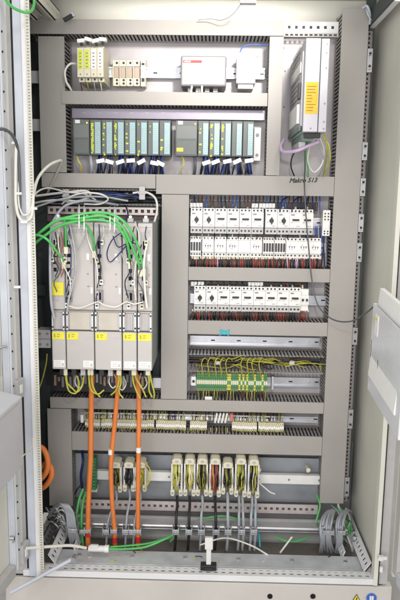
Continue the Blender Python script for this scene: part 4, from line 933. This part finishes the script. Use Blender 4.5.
cable('power_cable', 'upper orange cable loop beside the left front post', 'cable', ORA, .0095, [(36, 446, -.2), (43, 449, -.2), (47.5, 460, -.2), (46, 472, -.2), (38, 482, -.2)], 'orange loops at the left post', 12)
cable('power_cable', 'lower orange cable loop beside the left front post', 'cable', ORA, .0095, [(36, 472, -.17), (45, 464, -.17), (51, 468, -.17), (51, 477, -.17), (45, 486, -.17), (36, 491, -.17)], 'orange loops at the left post', 12)
cable('wire', 'yellow green wire hanging at the edge of the left front post', 'wire', YGW, .0042, [(37, 416, -.2), (38.5, 428, -.2), (39, 440, -.2), (36, 450, -.2)])

# ------------------------------------------------------------------ bottom: rails, connectors, clamps
tag(MB().pb(73, 456, 320, 500, .075, .082).build('sub_plate', mat('bluegrey_plate', (.36, .38, .41), .42, .3, .2, 8), None, .001), 'blue grey mounting sheet behind the bottom cable connectors', 'sheet')
m = MB(Matrix.Translation((X(96, 478, .03), .03, Z(200, 482, .03)))); m.box(0, X(320, 478, .03)-X(96, 478, .03), 0, .02, 0, .034)
for k in range(8):
    m.cyl((.05+k*.11, .017), .0042, -.0012, 0, 1, 10)
tag(m.build('connector_rail', [WHITE, MGREY], None, .001), 'white rail with dark screws carrying the bottom connectors', 'rail')
for px in (259, 308):
    p = P(px, 469, .03); tag(MB().cyl((0, 0), .008, -.01, .02, 0, 10).box(-.006, .006, -.004, .02, -.014, 0, 1).build('standoff', [CREAM, STEEL], None, .001, p), 'cream standoff on top of the white rail at '+('its middle' if px < 300 else 'its right end'), 'standoff')
m = MB(Matrix.Translation((X(80, 507, .02), .02, Z(200, 511.5, .02)))); m.strip(X(318, 507, .02)-X(80, 507, .02), .036, .003, .010, .0215, 0, .010)
tag(m.build('perforated_rail', PINKR), 'pinkish rail with a row of square holes under the bottom connectors', 'rail')
YR = -.06
m = MB(); L0, L1 = X(72, 526, YR), X(347, 526, YR); zr = Z(210, 527.5, YR)
m.box(L0, L1, YR, YR+.03, zr-.012, zr-.009); m.box(L0, L1, YR, YR+.002, zr-.009, zr+.009); m.box(L0, L1, YR, YR+.03, zr+.009, zr+.012); m.cyl((YR-.002, zr+.004), .008, L0, L1, 0, 16, 'x')
tag(m.build('clamp_rail', STEEL, None, .001), 'shiny steel clamp rail running across the bottom behind the cables', 'rail')
zr2 = Z(210, 519, .04); tag(MB().box(L0, L1, .03, .045, zr2-.004, zr2+.006).build('cross_bar', ENCW, None, .001), 'thin pale bar behind the steel clamp rail', 'bar')
zr3 = Z(210, 541, .0); tag(MB().cyl((.03, zr3), .022, L0, L1, 0, 20, 'x').build('conduit', mat('conduit_grey', (.34, .34, .33), .45), None), 'thick grey conduit lying on the cabinet floor behind the clamps', 'conduit')

WX = Matrix.Diagonal((1.24, 1.1, 1, 1))
def connector(cx, label, wm, first, y0=455, y1=499):
    yc = (y0+y1)/2; p = P(cx, yc, -.01); H_ = (y1-y0)*.0034/2
    o = thing('cable_connector', label, 'connector', (p.x, 0, p.z), 'cream cable connectors at the bottom')
    b = MB(WX); b.prism([(-.013, H_-.022), (.013, H_-.022), (.014, H_-.006), (.008, H_), (-.008, H_), (-.014, H_-.006)], -.03, .02); b.cyl((0, H_-.010), .005, -.032, -.03, 1, 10)
    b.build('top_cap', [CREAM, LGREY], o, .0015)
    b = MB(WX); b.box(-.0165, -.0115, -.022, .025, -H_+.03, H_-.022, 0); b.box(.0115, .0165, -.022, .025, -H_+.03, H_-.022, 0); b.box(-.0115, .0115, .0, .025, -H_+.03, H_-.022, 1)
    for j in range(6):
        for sg in (-1, 1): b.box(sg*.0115, sg*.0090, -.018, -.006, -H_+.036+j*.011, -H_+.042+j*.011, 2)
    b.build('frame', [WHITE, DARK, LGREY], o, .001)
    b = MB(WX)
    for sg in (-1, 1): b.prism([(sg*.006, -H_+.030), (sg*.018, -H_+.030), (sg*.018, -H_+.012), (sg*.015, -H_+.006), (sg*.008, -H_+.006), (sg*.006, -H_+.014)], -.026, .02)
    b.cyl((-.012, -H_+.018), .004, -.028, -.026, 1, 8); b.cyl((.012, -H_+.018), .004, -.028, -.026, 1, 8)
    b.build('clamp_foot', [CREAM, STEEL], o, .001)
    for j in range(11):
        xx = random.uniform(-.014, .014); mt = random.choice(wm); s_ = random.choice((-1, 1))
        MB().tube([(0, -.010, -H_+.012), (xx*.5, -.024, -H_+.034), (xx+s_*.004, -.034-random.uniform(0, .010), -H_*.1+random.uniform(-.008, .012)), (xx, -.026, H_*.35), (xx*.9, -.012, H_-.024)], .0019, 0, 6, 5).build('wire', mt, o)
    return o
for k, (cx, lab, wm, y0, y1) in enumerate([
    (116.5, 'cream cable connector with olive wires, partly behind the middle orange cable', [OLIV, BLKC, CREAM], 458, 494),
    (129.5, 'cream cable connector with black wires between the middle and right orange cables', [BLKC, DGRC, BLKC], 458, 493),
    (141, 'cream cable connector behind the right orange cable with loose cream wires', [OLIV, CREAM, OLIV, TYEL], 458, 493),
    (177, 'leftmost of the seven grouped cream connectors, with a black cable', [OLIV, CREAM, YGW], 454, 498),
    (189.8, 'second of the seven grouped connectors, with yellowish wires and black cable', [TYEL, CREAM, OLIV], 454, 498),
    (202.3, 'third of the seven grouped connectors, with dark wires and grey cable', [BLKC, OLIV, DGRC], 454, 498),
    (215, 'fourth of the seven grouped connectors, with red and yellow wires', [TYEL, REDW, BRNW, OLIV], 454, 499),
    (227.5, 'fifth of the seven grouped connectors, set lower, with black wires', [BLKC, BLKC, OLIV], 458, 496),
    (240.5, 'sixth of the seven grouped connectors, with yellow green wires', [YGW, BLKC, YGW], 454, 499),
    (253.3, 'rightmost of the seven grouped connectors, with yellow green wires', [YGW, BLKC, CREAM, YGW], 455, 500)]):
    connector(cx, lab, wm, k == 0, y0, y1)
tag(MB().pb(174, 452.5, 259, 470, .025, .03).build('backing_strip', DARK), 'black strip behind the tops of the seven grouped connectors', 'strip')
for k, pts in enumerate(([(145, 462), (150, 470), (150, 480), (145, 488)], [(144, 465), (148.5, 474), (147, 485)])):
    cable('wire', ['outer', 'inner'][k]+' loose cream wire bowed right of the third cream connector', 'wire', TYEL, .0018, [(x, y, -.03) for x, y in pts])
# green circuit board module at left
p = P(91, 474, .0)
o = thing('board_module', 'upright green circuit board module half hidden by the left orange cable', 'module', (p.x, .03, p.z))
MB().box(-.014, .018, -.03, 0, -.062, .060).build('board', PCB, o, .001)
b = MB()
for j in range(9): b.box(.008, .016, -.038, -.03, -.055+j*.0125, -.046+j*.0125)
b.build('terminal_row', TGRN, o, .0006)
MB().box(-.02, .02, -.02, .02, -.075, -.0625).build('foot', CREAM, o, .001)
cable('wire', 'dark blue wire bundle left of the green circuit board', 'wire', NAVY, .005, [(82, 450, .05), (83, 462, .02), (81, 475, .02), (82, 488, .03)])
cable('wire', 'black wire stub at the foot of the green circuit board', 'wire', BLKC, .003, [(83, 484, .0), (78, 488, -.02), (75, 494, -.01)])
# cables below connectors
CB = [(177, 499, BLKC, .0050, 176, 'black cable below the leftmost grouped connector'), (189.5, 499, BLKC, .0050, 189, 'black cable below the second grouped connector'),
      (202.3, 499, GREYC, .0046, 201, 'grey cable below the third grouped connector'), (215, 499, BLKC, .0050, 216, 'black cable below the fourth grouped connector'),
      (227.5, 496, GREYC, .0055, 228, 'grey cable below the fifth grouped connector'), (239, 499, GREYC, .0048, 239, 'grey cable, left one below the sixth grouped connector'),
      (242.5, 499, GREYC, .0048, 243.5, 'grey cable, right one below the sixth grouped connector'), (252, 499, GREYC, .0048, 251, 'grey cable, left one below the rightmost connector'), (255.5, 499, GREYC, .0048, 255.5, 'grey cable, right one below the rightmost connector'),
      (129.5, 493, GREYC, .0042, 126, 'grey cable below the middle of the three left connectors'), (116, 494, GREYC, .0042, 107, 'grey cable slanting left behind the middle orange cable'), (140, 494, GREYC, .0042, 134, 'grey cable slanting beside the right orange cable')]
for x0_, y0_, mt, r, x1_, lab in CB:
    cable('signal_cable', lab, 'cable', mt, r, [(x0_, y0_-3, -.01), (x0_+.3, y0_+6, -.04), (x1_+(x0_-x1_)*.3, 515, -.075), (x1_, 528, -.085), (x1_-.3, 538, -.085), (x1_-1.2, 550, -.08)], 'signal cables at the bottom')
for k, pts in enumerate(([(83, 489), (79, 500), (76.5, 515), (76, 530), (79, 545)], [(86, 492), (83, 502), (81.5, 516), (81.5, 530), (83, 545)])):
    cable('signal_cable', 'green cable '+['farther left', 'nearer the orange cable']+' below the green circuit board' if False else 'green cable '+['farther left', 'nearer the orange cable'][k]+' below the green circuit board', 'cable', GRN, .0048, [(x, y, -.03-.055*min(1, i/2)) for i, (x, y) in enumerate(pts)])
# cable clamps on the rail
cl = thing('cable_clamp', 'x', 'clamp', (0, 0, 0))
b = MB(); b.box(-.012, -.009, -.018, .012, -.016, .016); b.box(.009, .012, -.018, .012, -.016, .016); b.box(-.012, .012, -.021, -.018, -.004, .010); b.box(-.012, .012, -.010, -.004, -.016, -.012)
b.build('saddle', STEEL, cl, .0008)
MB().cyl((0, .003), .0035, -.027, -.021, 0, 8).build('screw', DIN, cl)
first = True
lst = [(76.5, 'under the left green cable'), (82, 'under the right green cable'), (88.5, 'on the left orange cable'), (106.5, 'on the slanting grey cable'), (114.5, 'on the middle orange cable'), (126.2, 'on the grey cable between the orange ones'), (132, 'just left of the right orange cable'), (138.3, 'on the right orange cable'),
       (176, 'on the first black cable'), (189, 'on the second black cable'), (201.5, 'on the grey cable between black ones'), (216, 'on the third black cable'), (228, 'on the single grey cable right of the black ones'), (241.5, 'on the left pair of grey cables'), (253.5, 'on the right pair of grey cables')]
for px, lab in lst:
    o = cl if first else tree(cl); first = False
    p = P(px, 529.5, -.088); o.location = (p.x, -.088, p.z); o['label'] = 'small steel cable clamp '+lab; o['group'] = 'steel cable clamps on the rail'
# grey bundles left and right
for k in range(8):
    d = k*1.9
    cable('signal_cable', 'grey cable in the arching bundle at the lower left corner, '+nth(k+1)+' from the left', 'cable', GREYC, .0042, [(48+d*.4, 517-d*.4, -.05), (53+d*.5, 508-d*.3, -.10), (60+d*.6, 504+d*.1, -.14-.01*(k % 2)), (66+d*.55, 512+d*.2, -.15), (68+d*.55, 527, -.14), (71+d*.6+random.uniform(-1, 1), 544+random.uniform(-2, 2), -.10)], 'grey bundle at the lower left')
for q, (bx, nn, rr_) in enumerate(((321, 6, 2.0), (337, 4, 1.9))):
    for k in range(nn):
        d = k*rr_
        cable('signal_cable', 'grey cable in the '+['larger', 'smaller'][q]+' arching bundle at the lower right, '+nth(k+1)+' from the left', 'cable', GREYC, .0043, [(bx+11+d*.6, 511+d*.2, .03), (bx+7+d*.7, 510+abs(k-nn/2)*.4, -.03), (bx+1+d+random.uniform(-.5, .5), 519, -.09-.012*(k % 2)), (bx-.5+d, 530, -.12), (bx+d*.9+random.uniform(-.7, .7), 541, -.11), (bx-2+d*1.4+random.uniform(-1.2, 1.2), 551+random.uniform(-2, 2), -.07)], ['larger', 'smaller'][q]+' grey bundle at the lower right')
for nm_, (px, py, w_) in {'left': (73, 530, .030), 'right': (328, 532, .040), 'far right': (341, 532, .028)}.items():
    p = P(px, py, -.14 if nm_ == 'left' else -.125); tag(MB().box(-w_/2, w_/2, -.012, -.009, -.006, .010).box(-w_/2, -w_/2+.003, -.009, .04, -.008, .012).box(w_/2-.003, w_/2, -.009, .04, -.008, .012).cyl((0, .003), .004, -.018, -.012, 1, 8).build('bundle_clamp', [STEEL, DIN], None, .001, p), 'wide steel clamp holding the grey bundle, the '+nm_+' one', 'clamp')
# miscellaneous cables at the bottom
cable('cable', 'thick white cable crossing the lower left corner to a white plug', 'cable', WHTC, .0050, [(14, 549, -.36), (30, 548, -.33), (50, 546.5, -.29), (70, 545.5, -.25), (86, 548, -.22)], None, 10)
o = thing('inline_plug', 'white inline plug joining the white cable and green cable on the cabinet floor', 'plug', P(97, 548.5, -.21))
MB().cyl((0, 0), .0105, -.028, .026, 0, 14, 'x').box(-.022, .006, -.012, .0, .006, .017, 0).build('plug_body', WHITE, o, .002); MB().cyl((0, 0), .0125, .026, .040, 0, 14, 'x').build('locking_ring', PAPER, o, .002)
cable('data_cable', 'green cable running right from the white inline plug along the floor', 'cable', GRN, .0038, [(108, 549, -.21), (125, 549, -.2), (145, 547, -.18), (165, 539, -.16), (172, 535, -.14)])
cable('data_cable', 'second green cable just above the one at the inline plug', 'cable', GRN, .0032, [(110, 547, -.2), (130, 545.5, -.18), (150, 543, -.16), (172, 536, -.14)])
cable('data_cable', 'green cable arched behind the grouped cables below the connectors', 'cable', GRN, .0034, [(170, 542, -.06), (182, 530, -.03), (200, 520, -.02), (222, 516, -.02), (242, 521, -.02), (254, 530, -.03)])
cable('data_cable', 'green cable lying on the floor right of the grouped cables', 'cable', GRN, .0034, [(276, 537, -.05), (286, 541, -.07), (298, 541, -.06), (310, 536, -.04)])
cable('cable', 'white stub cable leaning on the floor at mid right', 'cable', WHTC, .0034, [(292, 537, -.08), (286, 545, -.1), (280, 553, -.12)])
cable('cable', 'thin white cable trailing over the floor right of the hook', 'cable', WHTC, .0030, [(200, 545, -.1), (225, 538, -.09), (250, 545, -.12), (268, 555, -.16)])
cable('earth_wire', 'green wire hanging from the end of the right vertical duct', 'wire', GRN, .0036, [(317, 495, .03), (320, 505, .0), (318, 515, -.02), (315, 525, -.03)])
cable('earth_wire', 'green wire in the lower right corner behind the bundles', 'wire', GRN, .0034, [(338, 505, .02), (345, 515, .0), (347, 527, -.03), (343, 540, -.06)])
cable('cable', 'teal cable running down behind the rightmost grouped cable', 'cable', TEAL, .0036, [(251, 507, -.0), (256, 518, -.03), (259, 535, -.05), (260, 547, -.07)])
cable('wire', 'white wire dangling over the white rail right of the connectors', 'wire', WHTC, .0024, [(258, 482, .0), (264, 487, -.02), (270, 492, -.03), (275, 494, -.03)])
cable('signal_cable', 'white cable end hanging below the right vertical duct', 'cable', WHTC, .0040, [(338, 500, .03), (339, 508, .01), (344, 516, .0)])
for k in range(5):
    cable('signal_cable', 'pale cable crossing the lower right corner behind the rails', 'cable', random.choice([WHTC, GREYC]), .0035, [(346+k, 508+k*3, .03), (350, 520+k*2, -.0), (347+k*2, 533+k, -.04), (352, 548+k, -.07)], 'pale cables in the lower right corner')
p = P(356, 540, -.08); tag(MB().cyl((0, 0), .010, -.016, .016, 0, 14).box(-.014, .014, -.004, .004, -.014, .014).build('steel_fitting', STEEL, None, .001, p), 'round steel fitting on the lower right depth rail', 'fitting')
# hook with black base
p = P(208.5, 566, YF+.03)
o = thing('cable_hook', 'white upright hook with a black base on the front bottom rail', 'hook', (p.x, p.y, ztop+.003))
b = MB(); b.box(-.026, .026, -.008, .02, 0, .016); b.box(-.014, .014, -.011, -.008, .001, .010); b.build('base', DARK, o, .003)
b = MB(); b.box(-.008, .008, .0, .010, .016, .085); b.box(-.013, .013, -.002, .012, .070, .110); b.build('stem', WHITE, o, .002)
# long black hanging cable
cable('cable', 'thin black cable hanging from the power supply across the ducts to the right door', 'cable', DGRC, .0024, [(305, 150, -.2), (305, 168, -.1), (304.5, 185, -.03), (306, 215, -.03), (309, 250, -.03), (312, 280, -.03), (318, 305, -.06), (332, 319, -.12), (350, 321.5, -.2), (366, 313, -.32), (377, 304, -.44), (388, 300, -.55)], None, 8)
# upper left cable run along the left post
cable('cable', 'dark cable curving down the left post under white ties', 'cable', DGRC, .0046, [(-4, 129, -.42), (6, 130, -.40), (14, 138, -.37), (18, 152, -.34), (19.5, 180, -.335), (20, 215, -.335)])
cable('cable', 'white cable swooping down the left post and up over the left duct', 'cable', WHTC, .0046, [(16, 145, -.345), (15.5, 180, -.345), (16, 205, -.345), (20, 219, -.34), (27, 221, -.33), (32, 214, -.32), (33.5, 195, -.31), (38, 178, -.25), (48, 166, -.2), (58, 161, -.15), (61, 162, -.12), (56, 174, -.06), (50, 187, -.01), (47, 194, .03)], None, 8)
for k, (x_, y_) in enumerate(((15, 143), (18, 193.5), (33.5, 208.5), (24, 222), (17, 287))):
    p = P(x_, y_, -.345 if x_ < 30 else -.32); tag(MB().box(-.010, .010, -.003, .006, -.0035, .0035).build('cable_tie', PAPER, None, .001, p), 'small white tie on the left post, '+ORD[k]+' one down from the top', 'cable tie', 'white ties on the left post')
cable('cable', 'green cable hooking down over the top of the left post', 'cable', GRN, .0040, [(2, -6, -.40), (10, 5, -.38), (20, 11, -.36), (30, 12, -.34), (34, 4, -.30), (33, -8, -.28)])
# ceiling fixtures
p = P(248, 2, -.12)
b = MB(); b.box(-.024, .024, -.012, .012, -.006, .02); b.box(-.012, .012, -.014, -.012, -.002, .006, 1); tag(b.build('door_switch', [LGREY, MGREY], None, .002, p), 'small grey switch under the cabinet ceiling at top middle', 'switch')
cable('wire', 'thin dark wire running from the ceiling switch along the cabinet ceiling', 'wire', MGREY, .0012, [(241, 4, -.12), (232, 15, -.08), (222, 20, -.05), (210, 19, -.03), (198, 20, -.02)])
p = P(68, 18, -.05); tag(MB(Matrix.Rotation(-.5, 4, 'Y')).box(-.016, .016, -.006, .006, -.006, .006, 0).box(.010, .024, -.005, .005, -.005, .010, 1).build('latch', [DARK, STEEL], None, .001, p), 'black and silver latch at the upper left under the ceiling', 'latch')
b = MB(); p = P(368, 12, .0); b.tube([P(363, 8, -.01), P(367, 6, -.03), (P(370, 14, -.02)), P(370, 24, -.0)], .004, 0, 8); b.tube([P(366, 8, -.01), P(368, 14, -.03), P(371, 20, -.02)], .003, 0, 8)
tag(b.build('earth_strap', BLUEG), 'blue grey braided strap at the top right corner of the wide duct', 'strap')

rm_ = random.Random(21)
for k in range(18):
    x_, y_ = 48+rm_.uniform(0, 10), 512+rm_.uniform(0, 22)
    cable('signal_cable', 'thin loose cable tangled in the lower left corner behind the grey bundle', 'cable', rm_.choice([GREYC, WHTC, DGRC, GREYC]), .0032,
          [(x_-4, y_+rm_.uniform(-6, 6), .0), (x_, y_, -.06), (x_+6, y_+rm_.uniform(-8, 8), -.09), (x_+12, y_+rm_.uniform(-4, 14), -.05)], 'loose cables in the lower left corner', 6, 5)
for k in range(14):
    x_, y_ = 333+rm_.uniform(0, 14), 510+rm_.uniform(0, 26)
    cable('signal_cable', 'thin loose cable tangled in the lower right corner around the rails', 'cable', rm_.choice([GREYC, WHTC, DGRC, GREYC, GRN]), .0028,
          [(x_-6, y_+rm_.uniform(-8, 4), .02), (x_, y_, -.03), (x_+4, y_+rm_.uniform(-2, 10), -.06), (x_+rm_.uniform(4, 9), y_+rm_.uniform(6, 16), -.04)], 'loose cables in the lower right corner', 6, 5)
for k, (mt, pts) in enumerate([(GREYC, [(58, 226, -.16), (66, 230, -.225), (74, 250, -.228), (83, 240, -.228), (88, 228, -.20)]),
    (WHTC, [(86, 222, -.19), (88, 240, -.226), (96, 262, -.226), (98, 285, -.224)]),
    (GREYC, [(113, 222, -.19), (118, 244, -.226), (124, 262, -.226), (125, 290, -.224)]),
    (BLKC, [(99, 236, -.22), (96, 250, -.226), (101, 268, -.226), (97, 288, -.224)]),
    (BLKC, [(127, 250, -.22), (131, 268, -.226), (125, 282, -.226), (128, 298, -.224)]),
    (DGRC, [(141, 268, -.22), (138, 280, -.228), (143, 292, -.226), (140, 303, -.224)]),
    (WHTC, [(135, 222, -.19), (139, 236, -.23), (137, 256, -.23), (134, 280, -.226), (136, 300, -.224)]),
    (DGRC, [(56, 262, -.22), (60, 272, -.226), (54, 282, -.226), (57, 292, -.224)]),
    (WHTC, [(62, 222, -.17), (58, 240, -.226), (62, 262, -.226), (70, 280, -.226), (69, 300, -.224)])]):
    cable('thin_cable', 'thin '+{'grey_sheath': 'grey', 'white_sheath': 'white', 'black_sheath': 'black', 'dark_grey_sheath': 'dark grey'}[mt.name]+' cable winding over the drive fronts, '+ORD[[0, 3, 5, 4, 6, 8, 7, 1, 2][k]]+' from the left', 'cable', mt, .0019, pts, 'thin cables over the drive fronts', 6, 6)

cable('cable', 'thin white cable looping beside the thick white one at the left post', 'cable', WHTC, .0028, [(19, 178, -.335), (18.5, 200, -.338), (22, 214, -.335), (29, 213, -.325), (32.5, 203, -.315), (36, 193, -.27), (48, 188, -.15), (66, 192, -.04), (84, 194, -.01), (96, 200, -.01)], None, 8)
cable('cable', 'grey cable crossing from the left post to the open duct above the drives', 'cable', GREYC, .0034, [(30, 209, -.24), (42, 205, -.15), (58, 200, -.06), (78, 197, -.03), (104, 197, -.02), (128, 201, -.01)], None, 8)
cable('cable', 'pale cable making a small hoop over the left end of the open duct', 'cable', WHTC, .0032, [(62, 204, -.02), (70, 197, -.04), (84, 193, -.05), (100, 194, -.05), (108, 199, -.04), (100, 204, -.03), (84, 204, -.03)], None, 8)

for k in range(9):
    p = Vector((rm_.uniform(-.45, .42), rm_.uniform(YF+.06, YF+.135), ztop-.004)); a_ = rm_.uniform(0, 3.1); L_ = rm_.uniform(.006, .014)
    tag(MB().tube([(0, 0, 0), (L_*math.cos(a_), L_*math.sin(a_), 0), (2*L_*math.cos(a_+.3), 2*L_*math.sin(a_+.3), .001)], .0014, 0, 6, 4).build('wire_offcut', rm_.choice([YGW, BLKC, NAVY, WHTC]), None, 0, p), 'tiny wire offcut lying on the grey cabinet floor plate', 'offcut', 'wire offcuts on the floor plate')
